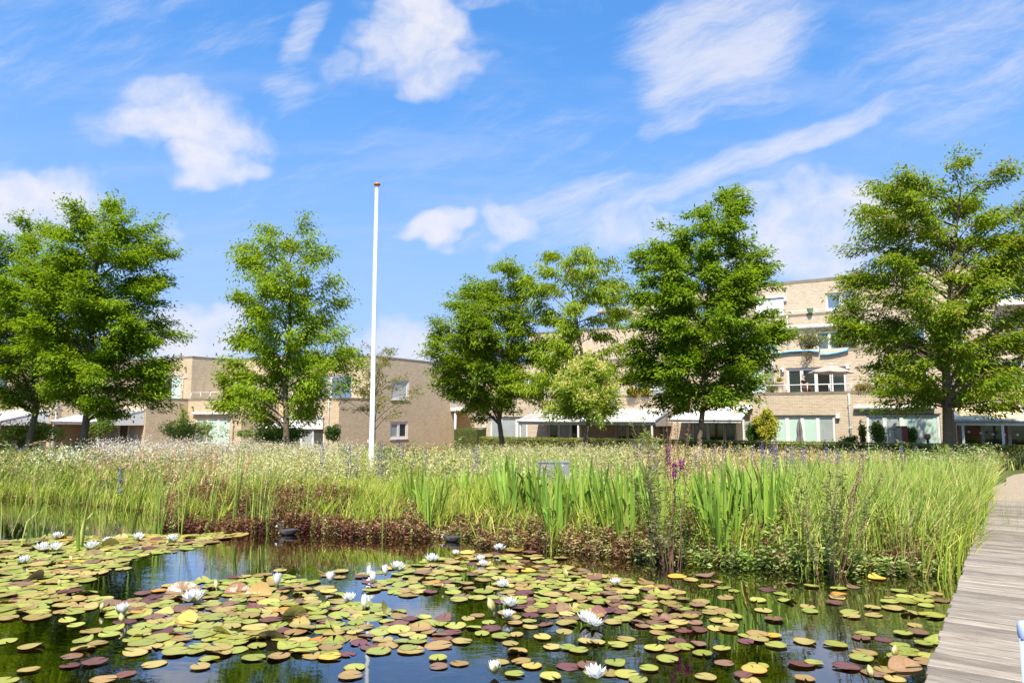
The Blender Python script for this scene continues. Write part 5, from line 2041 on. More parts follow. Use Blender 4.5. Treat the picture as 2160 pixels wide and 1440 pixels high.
RC = [(.24, .36, .05), (.32, .42, .07), (.18, .30, .04), (.42, .44, .12)]
reeds = [(8, 1130, 7, .95), (38, 1148, 10, 1.2), (60, 1118, 8, 1.15), (84, 1128, 8, 1.1), (112, 1112, 7, 1.0), (135, 1135, 6, 1.1), (162, 1156, 16, 1.35), (214, 1134, 12, 1.05), (272, 1122, 10, 1.2), (322, 1118, 10, 1.1),
         (336, 1124, 7, 1.0), (381, 1120, 9, 1.05), (440, 1116, 9, .95), (488, 1120, 10, 1.25), (514, 1122, 7, .9), (532, 1122, 7, 1.05), (549, 1124, 9, 1.1), (563, 1125, 7, .85), (632, 1118, 4, .7), (645, 1120, 3, .65), (810, 1142, 4, .75), (975, 1142, 3, .6)]
reeds.sort()
for i, (u, v, n, h) in enumerate(reeds):
    p = at_z(u, v, 0)
    clump('reed_tuft', p.x, p.y, max(gh1(p.x, p.y), -.6), n, (h + .5) * .62, (h + .5) * 1.0, .07, reed_me, RC, r_,
          'tuft of slender reeds standing in the pond, %s counted towards the boardwalk' % ORD[i], 'reed', 'reed tufts standing in the water', bias=0.15 if u < 700 else None, wscale=1.1)

# a few blades growing up through the planks
for i, (s_, w_, n, h, lb) in enumerate([(7.7, .3, 8, .5, 'small grass tuft sprouting between the planks of the boardwalk'), (6.9, .42, 5, .45, 'two tall grass blades growing through the boardwalk nearest the pond'),
                                         (8.9, .5, 10, .25, 'low spreading grass tuft farther along the boardwalk'), (6.2, .8, 6, .18, 'low leafy weed at the outer side of the boardwalk')]):
    p = deck_pt(s_, w_)
    clump('grass_tuft', p.x, p.y, DZ - .01, n, h * .6, h, .1, reed_me, RC, r_, lb, 'grass', 'weeds on the boardwalk')


# ------------------------------------------------------------------ loosestrife
def loosestrife(u, v, h, nst, label, seed, flower):
    rng = np.random.default_rng(seed)
    p = at_z(u, v, 0)
    t = empty('loosestrife', (p.x, p.y, -.1))
    tag(t, label, 'marsh plant', 'loosestrife plants')
    st, LV, FL = MB(), Leaves(), Leaves()
    for k in range(nst):
        a = rng.uniform(0, 6.28)
        sp_ = rng.uniform(.04, .34)
        hk = h * rng.uniform(.55, 1.0)
        dry = k % 3 == 0
        if dry:
            hk = h * rng.uniform(.85, 1.12)
        b0_ = np.array([math.cos(a) * sp_ * .5, math.sin(a) * sp_ * .5, 0])
        pts = [b0_ + np.array([math.cos(a) * sp_ * q * 1.4 + rng.normal(0, .018), math.sin(a) * sp_ * q * 1.4, hk * q]) for q in np.linspace(0, 1, 9)]
        st.tube(pts, list(np.linspace(.006, .002, 9)), 4, cap=False)
        pts = np.array(pts)
        n = 120
        q = rng.uniform(.55 if dry else .2, 1.0, n)
        P = np.stack([np.interp(q * 8, np.arange(9), pts[:, j]) for j in range(3)], 1)
        if dry:
            LV.add(P, rng.normal(0, 1, (n, 3)), .02, .014, palette(n, [(.30, .18, .13), (.36, .25, .18)], .2, rng=rng))
        else:
            d = rng.normal(0, 1, (n, 3)) * np.array([1, 1, .3]) + np.array([0, 0, .5])
            LV.add(P, d, rng.uniform(.05, .09, n), .016, palette(n, [(.20, .27, .07), (.25, .30, .10), (.27, .24, .12)], .2, rng=rng))
    b_ = st.build('stem', M['dry_stem'], t)
    link('foliage', LV.mesh('foliage', M['grass']), t)
    for (du, dv, ln) in flower:
        q = at_y(u + du, v + dv, p.y)
        n = 130
        z = rng.uniform(0, ln, n)
        a = rng.uniform(0, 6.28, n)
        L = Leaves()
        L.add(np.stack([q.x - p.x + .01 * np.cos(a), .01 * np.sin(a), q.z + .1 - z], 1), np.stack([np.cos(a), np.sin(a), rng.normal(.3, .4, n)], 1), .028, .02, palette(n, [(.42, .05, .38), (.50, .10, .45), (.33, .03, .30)], .2, rng=rng))
        link('flower_spike', L.mesh('flower_spike', M['flower']), t)


M['dry_stem'] = simple('brown_dry_stem', (.22, .12, .075), .8, .2, var=.3)
loosestrife(1412, 1192, 1.95, 15, 'tall clump of brown loosestrife stems with magenta flower spikes at the water edge', 3, [(-3, -250, .22), (10, -215, .17), (26, -222, .12)])
loosestrife(1745, 1212, 1.5, 11, 'brown stemmed loosestrife clump among the green sedge, without flowers', 4, [])

# ------------------------------------------------------------------ water lilies: pads
PADS = [  # polygon in picture columns and rows, pads per square metre, radius range, colour weights (green, olive, red-brown, yellow-orange)
    ([(0, 1142), (120, 1132), (400, 1127), (505, 1120), (430, 1150), (380, 1164), (270, 1178), (262, 1200), (190, 1214), (165, 1248), (262, 1272), (130, 1300), (0, 1308)], 26, (.10, .165), (.55, .33, .09, .03)),
    ([(195, 1300), (330, 1238), (500, 1216), (600, 1210), (690, 1240), (800, 1282), (930, 1305), (975, 1320), (930, 1362), (700, 1388), (430, 1392), (330, 1370), (225, 1345), (250, 1310)], 27, (.09, .15), (.54, .32, .11, .03)),
    ([(735, 1215), (880, 1186), (960, 1168), (1090, 1152), (1200, 1195), (1330, 1228), (1330, 1258), (1180, 1300), (1080, 1300), (930, 1262), (800, 1252), (745, 1240)], 19, (.09, .145), (.40, .42, .15, .03)),
    ([(1080, 1190), (1280, 1212), (1400, 1236), (1560, 1300), (1540, 1335), (1400, 1335), (1230, 1320), (1060, 1312)], 18, (.085, .125), (.26, .48, .23, .03)),
    ([(950, 1290), (1180, 1300), (1260, 1330), (1230, 1372), (1060, 1372)], 12, (.08, .12), (.4, .4, .15, .05)),
    ([(1060, 1372), (1300, 1345), (1500, 1345), (1640, 1440), (1000, 1440)], 13, (.085, .115), (.32, .44, .21, .03)),
    ([(1420, 1215), (1700, 1230), (1980, 1245), (1980, 1320), (1640, 1320), (1500, 1260)], 7, (.08, .12), (.25, .40, .24, .11)),
    ([(1560, 1330), (1700, 1345), (1960, 1330), (1945, 1440), (1600, 1440)], 15, (.085, .125), (.5, .26, .2, .04)),
    ([(1860, 1250), (1995, 1250), (1970, 1300), (1880, 1295)], 12, (.1, .16), (.7, .15, .1, .05)),
    ([(0, 1312), (230, 1300), (330, 1392), (230, 1440), (0, 1440)], 6.5, (.085, .125), (.12, .40, .45, .03)),
    ([(230, 1392), (560, 1392), (950, 1385), (960, 1440), (200, 1440)], 4.5, (.09, .12), (.2, .55, .22, .03)),
    ([(930, 1300), (1060, 1330), (1060, 1440), (940, 1440)], 3.0, (.09, .12), (.3, .5, .2, 0)),
    ([(560, 1205), (700, 1195), (740, 1215), (640, 1228)], 7, (.09, .13), (.5, .4, .1, 0)),
    ([(1940, 1330), (1985, 1320), (1960, 1420)], 10, (.1, .14), (.8, .1, .1, 0)),
]
PCOL = {'green': [(.34, .36, .065), (.31, .35, .06), (.40, .40, .085), (.33, .36, .07)], 'olive': [(.42, .34, .10), (.46, .38, .12), (.39, .29, .09), (.36, .24, .085)],
        'red-brown': [(.19, .085, .065), (.23, .12, .075), (.16, .06, .06), (.25, .15, .09)], 'yellow': [(.62, .40, .06), (.66, .47, .10), (.58, .28, .05), (.62, .34, .07)]}


def in_poly(u, v, poly):
    ins = False
    n = len(poly)
    for i in range(n):
        (x1, y1), (x2, y2) = poly[i], poly[(i + 1) % n]
        if (y1 > v) != (y2 > v) and u < (x2 - x1) * (v - y1) / (y2 - y1) + x1:
            ins = not ins
    return ins


rp = random.Random(21)
pads = []
cell = {}


def free(x, y, r, k=.72):
    i, j = int(x // .3), int(y // .3)
    for a in (-1, 0, 1):
        for b in (-1, 0, 1):
            for (px, py, pr) in cell.get((i + a, j + b), ()):
                if (px - x) ** 2 + (py - y) ** 2 < (k * (pr + r)) ** 2:
                    return False
    return True


FLOWERS = [  # column, row of the base, width in pixels, openness 0..1, label
    (88, 1163, 32, .95, 'wide open white water lily showing its yellow heart on the far raft'), (117, 1163, 27, .75, 'white water lily right beside the one showing its yellow heart'),
    (193, 1160, 31, .9, 'open white water lily mirrored in a gap of the far lily raft'), (227, 1148, 24, .8, 'small white water lily behind a brown up-curled pad'), (121, 1138, 26, .85, 'white water lily farthest back beside the reed tuft'),
    (291, 1142, 25, .7, 'white water lily on the far raft midway to the tip of the raft'), (363, 1145, 28, .8, 'white water lily nearest the tip of the far lily raft'), (49, 1190, 26, .75, 'white water lily by itself close to the picture edge'),
    (258, 1302, 35, .5, 'half-open white water lily tilted beside a standing bud'), (407, 1274, 48, .85, 'largest white water lily on the dense green raft'), (584, 1240, 24, .25, 'cup-shaped half-closed white water lily above the green raft'),
    (697, 1232, 27, .4, 'half-open water lily mirrored in open water beside the green raft'), (788, 1232, 20, .2, 'narrow closed white water lily leaning over blue water'), (836, 1206, 33, .8, 'open white water lily at the edge of the middle raft'),
    (812, 1217, 19, .2, 'small egg-shaped lily just below the open one on the middle raft'), (737, 1270, 30, .85, 'open white water lily just above a yellowish cup-shaped one'), (767, 1288, 25, .15, 'closed yellowish white cup-shaped water lily on green pads'),
    (910, 1186, 31, .95, 'spiky open white water lily mirrored beside the middle raft'), (960, 1175, 18, .6, 'smallest open white water lily in the middle raft'), (1014, 1186, 23, .8, 'rear one of the two touching white water lilies'),
    (1019, 1197, 21, .75, 'front one of the two touching white water lilies'), (1054, 1163, 27, .9, 'white water lily farthest back before the brown marsh plants'), (1061, 1240, 28, .9, 'full white water lily mirrored on dark water in the middle raft'),
    (1076, 1283, 36, .9, 'broad white water lily with two rows of petals above a standing bud'), (1070, 1307, 29, .75, 'white water lily just below the broad two-rowed one'), (1299, 1238, 25, .7, 'lone white water lily near the far edge of the olive pads'),
    (1236, 1316, 40, .8, 'upper of the twin white water lilies grown together'), (1252, 1324, 38, .9, 'lower of the twin white water lilies grown together'), (1043, 1426, 34, .45, 'half-open white water lily at the picture bottom'),
    (1257, 1436, 50, .85, 'big open white water lily at the picture bottom'),
]
for f in FLOWERS:
    p = at_z(f[0], f[1], .0)
    cell.setdefault((int(p.x // .3), int(p.y // .3)), []).append((p.x, p.y, .05))
for poly, dens, (ra, rb), wts in PADS:
    ra, rb, dens = ra * .8, rb * .8, dens * 1.4
    us, vs = [q[0] for q in poly], [q[1] for q in poly]
    # area in world
    wp = [at_z(u, v, 0) for u, v in poly]
    area = abs(sum(wp[i].x * wp[(i + 1) % len(wp)].y - wp[(i + 1) % len(wp)].x * wp[i].y for i in range(len(wp)))) / 2
    want, tries = int(area * dens), 0
    xa, xb = min(p.x for p in wp), max(p.x for p in wp)
    ya, yb = min(p.y for p in wp), max(p.y for p in wp)
    got = 0
    while got < want and tries < want * 60:
        tries += 1
        x, y_ = rp.uniform(xa, xb), rp.uniform(ya, yb)
        u, v = to_px((x, y_, 0))
        if not in_poly(u, v, poly):
            continue
        r = rp.uniform(ra, rb)
        if not free(x, y_, r, .62 if dens > 18 else .8) or pond_sd(np.array([x]), np.array([y_]))[0] > -.15:
            continue
        # stay clear of the walk
        if (x - d0.x) * dprp.x + (y_ - d0.y) * dprp.y > -r * .6:
            continue
        cell.setdefault((int(x // .3), int(y_ // .3)), []).append((x, y_, r))
        kind = rp.choices(['green', 'olive', 'red-brown', 'yellow'], wts)[0]
        pads.append((x, y_, r, kind, u, v))
        got += 1
# stray pads off the bank and single ones in the open water
for u, v, r, kind in [(1183, 1177, .1, 'olive'), (1428, 1216, .11, 'yellow'), (1487, 1214, .11, 'red-brown'), (1400, 1238, .1, 'red-brown'), (1375, 1238, .09, 'yellow'), (935, 1305, .08, 'red-brown'), (868, 1372, .11, 'olive'), (925, 1406, .07, 'red-brown'),
                      (470, 1135, .14, 'olive'), (505, 1128, .15, 'olive'), (440, 1128, .13, 'green'), (610, 1185, .0, 'green'), (1850, 1220, .1, 'yellow'), (1765, 1258, .08, 'red-brown')]:
    if r > 0:
        p = at_z(u, v, 0)
        pads.append((p.x, p.y, r, kind, u, v))


def pad_mesh(seed):
    """a round notched leaf: unit radius, gently waved, rim and thickness; variants curl at the rim"""
    r_ = random.Random(seed)
    nseg, rings = 26, (0.0, .35, .7, .92, 1.0)
    notch = .16
    curl_a, curl = r_.uniform(0, 6.28), [0, 0, .0, .05, .16, .0, .32, .5][seed % 8]
    wav = r_.uniform(.008, .03)
    ph = r_.uniform(0, 6.28)
    V, F = [], []
    top = []
    ell = r_.uniform(.88, 1.0)
    nt_ = .04
    for ri in rings:
        row = []
        for k in range(nseg + 1):
            a = notch + (2 * math.pi - 2 * notch) * k / nseg
            rr = ri * (1 + .025 * math.sin(a * 3 + ph) + .012 * math.sin(a * 9 + ph))
            if k in (0, nseg):
                rr *= .97
            x, y_ = rr * math.cos(a) + (.1 if ri == 0 else 0), rr * math.sin(a) * ell
            z = .012 + wav * ri * math.sin(a * 4 + ph) * .8 + .014 * ri ** 4
            dc = max(0, math.cos(a - curl_a)) ** 3
            z += curl * dc * max(0, ri - .45) ** 1.4 * 1.8
            x -= curl * dc * math.cos(a) * max(0, ri - .6) * .6
            row.append(len(V))
            V.append((x, y_, z))
        top.append(row)
    for i in range(len(rings) - 1):
        for k in range(nseg):
            F.append((top[i][k], top[i + 1][k], top[i + 1][k + 1], top[i][k + 1]))
    nb = len(V)
    low = []
    for k in range(nseg + 1):
        x, y_, z = V[top[-1][k]]
        low.append(len(V))
        V.append((x * .985, y_ * .985, z - .014))
    for k in range(nseg):
        F.append((top[-1][k], low[k], low[k + 1], top[-1][k + 1]))
    c = len(V)
    V.append((0, 0, -.01))
    for k in range(nseg):
        F.append((low[k], c, low[k + 1]))
    me = bpy.data.meshes.new('lily_pad')
    me.from_pydata(V, [], F)
    me.polygons.foreach_set('use_smooth', [True] * ((len(rings) - 1) * nseg) + [False] * (2 * nseg))
    me.materials.append(M['pad'])
    return me


pad_me = [pad_mesh(k) for k in range(24)]
pads.sort(key=lambda p: -(p[2] / p[1] * p[2] / p[1] ** 2))
PLAB = {'green': 'yellow-green round lily pad floating on the pond', 'olive': 'olive-brown round lily pad floating on the pond', 'red-brown': 'wine-red to brown lily pad floating on the pond', 'yellow': 'fading yellow-orange lily pad floating on the pond'}
far_pads = []
for i, (x, y_, r, kind, u, v) in enumerate(pads):
    c = rp.choice(PCOL[kind])
    j = rp.uniform(.72, 1.05)
    c = (c[0] * j, c[1] * j, c[2] * j, 1)
    me = pad_me[rp.randrange(24)] if rp.random() < .75 else pad_me[8 * rp.randrange(3) + rp.randrange(3)]
    rot = (rp.gauss(0, .03), rp.gauss(0, .03), rp.uniform(0, 6.28))
    z = .002 + .012 * rp.random()
    if i < 300:
        o = link('lily_pad', me, loc=(x, y_, z), rot=rot, scale=r)
        o.color = c
        zone = 'near the boardwalk' if u > 1560 else ('on the far raft beside the reeds' if (u < 540 and v < 1300) else ('on the middle raft below the white flowers' if v < 1320 else 'on the open water close to the viewer'))
        tag(o, PLAB[kind].replace('floating on the pond', zone), 'lily pad', kind + ' lily pads ' + zone)
    else:
        far_pads.append((me, Matrix.LocRotScale(Vector((x, y_, z)), Euler(rot), Vector((r, r, r))), c))
if far_pads:
    Vv, Ff, Cc, nb = [], [], [], 0
    F3 = {}
    for me, mt, c in far_pads:
        key = me.name
        if key not in F3:
            me.calc_loop_triangles()
            tri = np.empty(len(me.loop_triangles) * 3, np.int32)
            me.loop_triangles.foreach_get('vertices', tri)
            co = np.empty(len(me.vertices) * 3, np.float32)
            me.vertices.foreach_get('co', co)
            F3[key] = (tri.reshape(-1, 3), co.reshape(-1, 3))
        tri, co = F3[key]
        m4 = np.array(mt)
        Vv.append(co @ m4[:3, :3].T + m4[:3, 3])
        Ff.append(tri + nb)
        cc = np.tile(c[:3], (len(co), 1))
        rad = np.linalg.norm(co[:, :2], axis=1)
        cc[rad > .95] *= np.array([.95, .6, .5])
        Cc.append(cc)
        nb += len(co)
    tag(link('lily_pad_raft', np_mesh('lily_pad_raft', np.concatenate(Vv), np.concatenate(Ff), M['pad_far'], np.concatenate(Cc), smooth=True)), 'raft of many small distant lily pads on the pond', 'lily pads', kind='stuff')


# ------------------------------------------------------------------ water lilies: flowers
def petal_mesh(w, cup, seed):
    n, m_ = 6, 5
    V, F = [], []
    for i in range(n):
        t = i / (n - 1)
        ww = w * math.sin(math.pi * min(.999, (t * .92 + .08)) ** .85) ** .8 if t < 1 else 0.0
        for k in range(m_):
            s_ = (k / (m_ - 1) - .5) * 2
            V.append((t, s_ * ww * .5, cup * (t * (1 - t)) * -1.0 * .9 + cup * abs(s_) ** 2 * ww * .8 + .22 * t ** 2))
    for i in range(n - 1):
        for k in range(m_ - 1):
            F.append((i * m_ + k, i * m_ + k + 1, i * m_ + m_ + k + 1, i * m_ + m_ + k))
    me = bpy.data.meshes.new('petal')
    me.from_pydata(V, [], F)
    me.polygons.foreach_set('use_smooth', [True] * len(F))
    return me


pet_o, pet_m, pet_i = petal_mesh(.36, .35, 1), petal_mesh(.34, .4, 2), petal_mesh(.30, .45, 3)
sep = petal_mesh(.40, .35, 4)
for q in (pet_o, pet_m, pet_i):
    q.materials.append(M['petal'])
sep.materials.append(M['sepal'])
st = MB()
for k in range(26):
    a = k * 2.4
    rr = .02 + .16 * (k / 26)
    st.tube([(rr * .6 * math.cos(a), rr * .6 * math.sin(a), .02), (rr * math.cos(a), rr * math.sin(a), .30), (rr * .8 * math.cos(a), rr * .8 * math.sin(a), .38)], [.022, .02, .01], 4)
stam = st.mesh('stamens', M['stamen'])
r_ = random.Random(31)
for (u, v, wpx, op, label) in FLOWERS:
    p = at_z(u, v, 0)
    wid = wpx * p.y / FPX * 1.2
    t = empty('water_lily', (p.x, p.y, .012), r_.uniform(0, 6.28))
    t.rotation_euler = (r_.uniform(-.12, .12), r_.uniform(-.12, .12), r_.uniform(0, 6.28))
    tag(t, label, 'water lily', 'white water lily flowers')
    el0 = [R(18 + 62 * (1 - op)), R(40 + 42 * (1 - op)), R(62 + 24 * (1 - op))]
    L = wid / 2 / max(.42, math.cos(el0[0])) * (.95 if op > .5 else .82)
    for wi, (me, n, ln, zz) in enumerate(((pet_o, 9, 1.0, .06), (pet_m, 8, .93, .09), (pet_i, 7, .80, .12))):
        for k in range(n):
            a = 2 * math.pi * (k + .5 * wi) / n + r_.uniform(-.08, .08)
            link('petal', me, t, loc=(0, 0, zz * L), rot=(0, -el0[wi] + r_.uniform(-.08, .08), a), scale=(L * ln * r_.uniform(.94, 1.06), L * ln * 1.05, L * ln))
    for k in range(4):
        a = 2 * math.pi * k / 4 + .3
        link('sepal', sep, t, loc=(0, 0, .03 * L), rot=(0, -max(R(8), el0[0] - R(10 if op > .4 else -2)), a), scale=(L * .93, L * .95, L * .93))
    link('stamens', stam, t, loc=(0, 0, .1 * L), scale=L * .85)

bud = MB()
for k in range(4):
    a0 = k * math.pi / 2
    pts = []
    for t_ in np.linspace(0, 1, 7):
        row = []
        rad = .30 * math.sin(math.pi * (.12 + .86 * t_)) ** .9
        for q in np.linspace(-.5, .5, 4):
            a = a0 + q * math.pi / 2 * 1.08
            rr = rad * (1.02 if abs(q) < .3 else .96)
            row.append((rr * math.cos(a), rr * math.sin(a), t_))
        pts.append(row)
    bud.cur = 0 if k % 2 == 0 else 1
    for i in range(6):
        for j in range(3):
            bud.face([pts[i][j], pts[i][j + 1], pts[i + 1][j + 1], pts[i + 1][j]], True)
bud.cur = 0
bud.tube([(0, 0, -.5), (0, 0, .05)], .05, 6)
M['bud'] = simple('pale_bud', (.58, .50, .22), .5)
bud_me = bud.mesh('lily_bud', [M['sepal'], M['bud']])
for u, v, h, lab in [(1040, 1294, 26, 'pointed lily bud standing beside the broad white flower'), (213, 1292, 14, 'small pale lily bud near a dark folded pad'), (258, 1318, 18, 'lily bud in front of the tilted half-open flower'), (150, 1190, 13, 'bud above the far green raft'),
                     (127, 1240, 12, 'cream coloured bud lying on green pads at the far raft'), (1195, 1222, 15, 'slim yellow bud standing in dark water'), (1888, 1392, 22, 'upright yellow-green bud among big pads near the boardwalk'),
                     (1840, 1436, 24, 'pointed yellow bud at the picture bottom near the boardwalk'), (456, 1246, 16, 'bud behind the dense green raft'), (352, 1153, 9, 'tiny bud at the tip of the far raft'), (935, 1244, 9, 'small pink bud on the middle raft')]:
    p = at_z(u, v, 0)
    s_ = h * p.y / FPX * 1.05
    o = link('lily_bud', bud_me, loc=(p.x, p.y, .03), rot=(r_.uniform(-.3, .3), r_.uniform(-.3, .3), r_.uniform(0, 6)), scale=s_)
    tag(o, lab if len(lab.split()) >= 4 else lab, 'lily bud', 'water lily buds')

# pads standing folded up out of the water
fold_me = []
for sd in range(3):
    b = MB()
    n, m_ = 9, 6
    g = [[None] * m_ for _ in range(n)]
    for i in range(n):
        a = math.pi * (i / (n - 1)) - math.pi / 2
        for j in range(m_):
            t = j / (m_ - 1)
            y_ = math.sin(a) * t
            x = math.cos(a) * t
            lift = .75 * max(0, x) ** 1.3 * (.7 + .2 * sd)
            g[i][j] = (x * (.65 - .1 * sd) * (1 - .2 * t), y_, .03 + lift + .05 * math.sin(3 * a + sd))
    for i in range(n - 1):
        for j in range(m_ - 1):
            b.face([g[i][j], g[i + 1][j], g[i + 1][j + 1], g[i][j + 1]], True)
    b2 = [[(-x * 1.0, y_, .012) for (x, y_, z) in row] for row in g]
    for i in range(n - 1):
        for j in range(m_ - 1):
            b.face([b2[i][j], b2[i][j + 1], b2[i + 1][j + 1], b2[i + 1][j]], True)
    fold_me.append(b.mesh('folded_lily_pad', M['pad']))
for k, (u, v, r, c, lab) in enumerate([(386, 1250, .17, (.24, .16, .09), 'glossy brown lily pad folded up behind the largest lily'), (500, 1250, .13, (.26, .13, .06), 'rust-red lily pad standing on edge beside a bud'), (545, 1256, .14, (.36, .24, .07), 'amber pad folded upright on the green raft'),
                                        (390, 1312, .14, (.58, .40, .08), 'bright yellow folded pad in the green raft'), (705, 1328, .13, (.38, .40, .07), 'green pad with one half raised to a point'), (815, 1290, .11, (.30, .28, .08), 'olive pad raised beside the closed yellowish lily'),
                                        (200, 1172, .13, (.22, .17, .07), 'brown half-raised pad on the far raft'), (70, 1222, .14, (.20, .12, .08), 'dark bronze pad curled up at the picture edge'), (232, 1150, .12, (.28, .24, .07), 'olive pad curled up behind the far lilies'),
                                        (575, 1345, .13, (.24, .17, .09), 'brown pad with upturned corner on the near raft'), (1190, 1288, .10, (.30, .20, .11), 'brown pad curled in two on the olive raft'), (1262, 1296, .08, (.24, .11, .08), 'small red curled pad behind the twin lilies'),
                                        (1910, 1412, .13, (.30, .19, .10), 'large copper pad with raised flap near the boardwalk'), (1985, 1395, .1, (.36, .36, .06), 'green raised pad touching the boardwalk edge'), (620, 1300, .12, (.30, .30, .07), 'green pad lifted at its notch in the raft'),
                                        (470, 1335, .12, (.36, .33, .08), 'pale green pad buckled on the near raft')]):
    p = at_z(u, v, 0)
    o = link('folded_lily_pad', fold_me[k % 3], loc=(p.x, p.y, .01), rot=(0, 0, r_.uniform(0, 6.28) if k > 1 else 1.9), scale=r)
    o.color = (*c, 1)
    tag(o, lab, 'lily pad', 'raised and folded lily pads')

# ------------------------------------------------------------------ things on and before the flats
def fworld(x, y_, z):
    p = FO + AX * x + BX * y_
    return Vector((p.x, p.y, z))


def fY(u, yl):
    x = fx(u, yl)
    return fworld(x, yl, 0).y


GT = [(.14, .19, .05), (.20, .22, .08), (.28, .26, .12), (.10, .15, .04)]
yb1 = fY(1710, Y1 + .3)
shrub('terrace_plant', 'big silvery green shrub spilling over the second terrace wall', 'plant', 1680, 1738, 692, 742, fY(1708, Y1 + .35), 3200, GT + [(.34, .30, .28)], .08, .045, 51, 'terrace plants')
shrub('terrace_plant', 'hanging stems trailing below the second terrace wall', 'plant', 1690, 1716, 735, 760, fY(1700, Y1 - .25), 260, [(.30, .26, .2), (.2, .2, .1)], .07, .03, 52, 'terrace plants', droop=1.2)
shrub('terrace_plant', 'upright grassy plant before the blue-paned window', 'plant', 1748, 1788, 706, 742, fY(1766, Y1 + .35), 1500, [(.16, .24, .05), (.22, .30, .07)], .13, .03, 53, 'terrace plants', droop=-.8)
shrub('terrace_plant', 'yellow-green bushy plant at the tree side of the second terrace', 'plant', 1786, 1812, 714, 742, fY(1800, Y1 + .35), 900, [(.24, .26, .07), (.16, .2, .05)], .09, .04, 54, 'terrace plants')
shrub('terrace_plant', 'yellow and orange trailing planter on the first terrace wall', 'plant', 1322, 1350, 814, 838, fY(1336, -.1), 900, [(.40, .33, .04), (.20, .26, .03), (.45, .25, .04)], .08, .05, 55, 'terrace plants')
shrub('terrace_plant', 'second yellow trailing planter close to the tall conical tree', 'plant', 1352, 1374, 816, 836, fY(1362, -.1), 700, [(.40, .33, .04), (.20, .26, .03)], .08, .05, 56, 'terrace plants')
shrub('terrace_plant', 'row of low plants behind the railing beneath the largest tree', 'plant', 1800, 1850, 808, 828, fY(1825, .4), 1200, [(.22, .24, .06), (.32, .32, .08), (.3, .12, .1)], .08, .04, 57, 'terrace plants')
shrub('terrace_plant', 'grassy potted plant by the grey slatted screen', 'plant', 1618, 1640, 806, 828, fY(1629, .5), 700, [(.22, .24, .08), (.3, .28, .1)], .11, .03, 58, 'terrace plants', droop=-.5)
shrub('terrace_plant', 'red flowering plant beside the standing person', 'plant', 1697, 1714, 813, 826, fY(1706, .45), 420, [(.42, .03, .05), (.12, .16, .04)], .06, .05, 59, 'terrace plants')
shrub('terrace_plant', 'yellow flowers in a pot against the terrace wall', 'plant', 1638, 1650, 796, 806, fY(1644, Y1 - .5), 260, [(.55, .45, .04), (.2, .22, .05)], .07, .05, 60, 'terrace plants')

# pot under the yellow flowers
p = fworld(fx(1644, Y1 - .5), Y1 - .5, f1)
pot = empty('flower_pot', p)
tag(pot, 'tall pale stone pot holding yellow flowers on the first terrace', 'pot')
b = MB()
hpot = max(.4, at_y(1644, 806, p.y).z - f1)
b.lathe([(0, 0), (.13, 0), (.16, hpot * .5), (.2, hpot - .06), (.22, hpot - .05), (.22, hpot), (.17, hpot), (.15, hpot - .08), (0, hpot - .08)], 14)
b.build('vessel', M['stone'], pot)

# grey slatted privacy screens
for (u, ya, yb, v0, lab) in ((1612, .4, 2.9, 770, 'grey horizontal slat screen dividing the first terraces'), (1842, .4, 2.6, 775, 'brown wooden slat screen half hidden by the largest tree')):
    x = fx(u, .4)
    s_ = empty('privacy_screen', fworld(x, ya, f1), AROT)
    tag(s_, lab, 'screen')
    mt_ = M['wood_grey'] if 'grey' in lab else M['wood_warm']
    zt_ = at_y(u, v0, fworld(x, ya, 0).y).z - f1
    for k in range(9):
        b = MB()
        b.box(-.012, .012, 0, yb - ya, .06 + k * zt_ / 9, .06 + (k + .86) * zt_ / 9)
        b.build('slat', mt_, s_)
    for yy in (0, yb - ya):
        b = MB()
        b.box(-.035, .035, yy - .035, yy + .035, 0, zt_ + .06)
        b.build('post', M['frame'], s_)
# and one in the garden
x = fx(1577, -1.0)
s_ = empty('privacy_screen', fworld(x, -2.0, GZ), AROT)
tag(s_, 'low grey plank screen beside the striped awning', 'screen')
for k in range(8):
    b = MB()
    b.box(0, .95, -.012, .012, .08 + k * .245, .08 + k * .245 + .22)
    b.build('slat', M['wood_grey'], s_)
for q in (-.04, .99):
    b = MB()
    b.box(q - .04, q + .04, -.04, .04, 0, 2.1)
    b.build('post', M['frame'], s_)


def parasol(name, label, base, hgt, rad, drop, mat, tilt=(0, 0), rz=0.0):
    t = empty(name, base, rz)
    tag(t, label, 'parasol')
    t.rotation_euler = (tilt[0], tilt[1], rz)
    n = 8
    b = MB()
    b.lathe([(0, 0), (.25, 0), (.25, .05), (.05, .08), (0, .08)], 16)
    b.build('foot', M['concrete'], t)
    b = MB()
    b.tube([(0, 0, .08), (0, 0, hgt + .06)], .022, 10)
    b.build('pole', M['white'], t)
    for k in range(n):
        a0, a1 = 2 * math.pi * k / n, 2 * math.pi * (k + 1) / n
        b = MB()
        rows = []
        for i in range(6):
            q = i / 5
            row = []
            for j in range(5):
                a = a0 + (a1 - a0) * j / 4
                sag = .035 * math.sin(math.pi * j / 4) * q
                rr = rad * q * (1 - .05 * math.sin(math.pi * j / 4) * q)
                row.append((rr * math.cos(a), rr * math.sin(a), hgt - drop * q ** 1.15 - sag))
            rows.append(row)
        for i in range(5):
            for j in range(4):
                b.face([rows[i][j], rows[i + 1][j], rows[i + 1][j + 1], rows[i][j + 1]], True)
        b.build('canopy_panel', mat, t)
        b = MB()
        b.tube([(.02 * math.cos(a0), .02 * math.sin(a0), hgt - .03), (rad * .98 * math.cos(a0), rad * .98 * math.sin(a0), hgt - drop - .012)], .009, 4)
        b.build('rib', M['white'], t)
    b = MB()
    b.lathe([(rad * .16, hgt - drop * .1), (rad * .09, hgt + .06), (0, hgt + .1)], 10)
    b.build('vent_cap', mat, t)
    return t


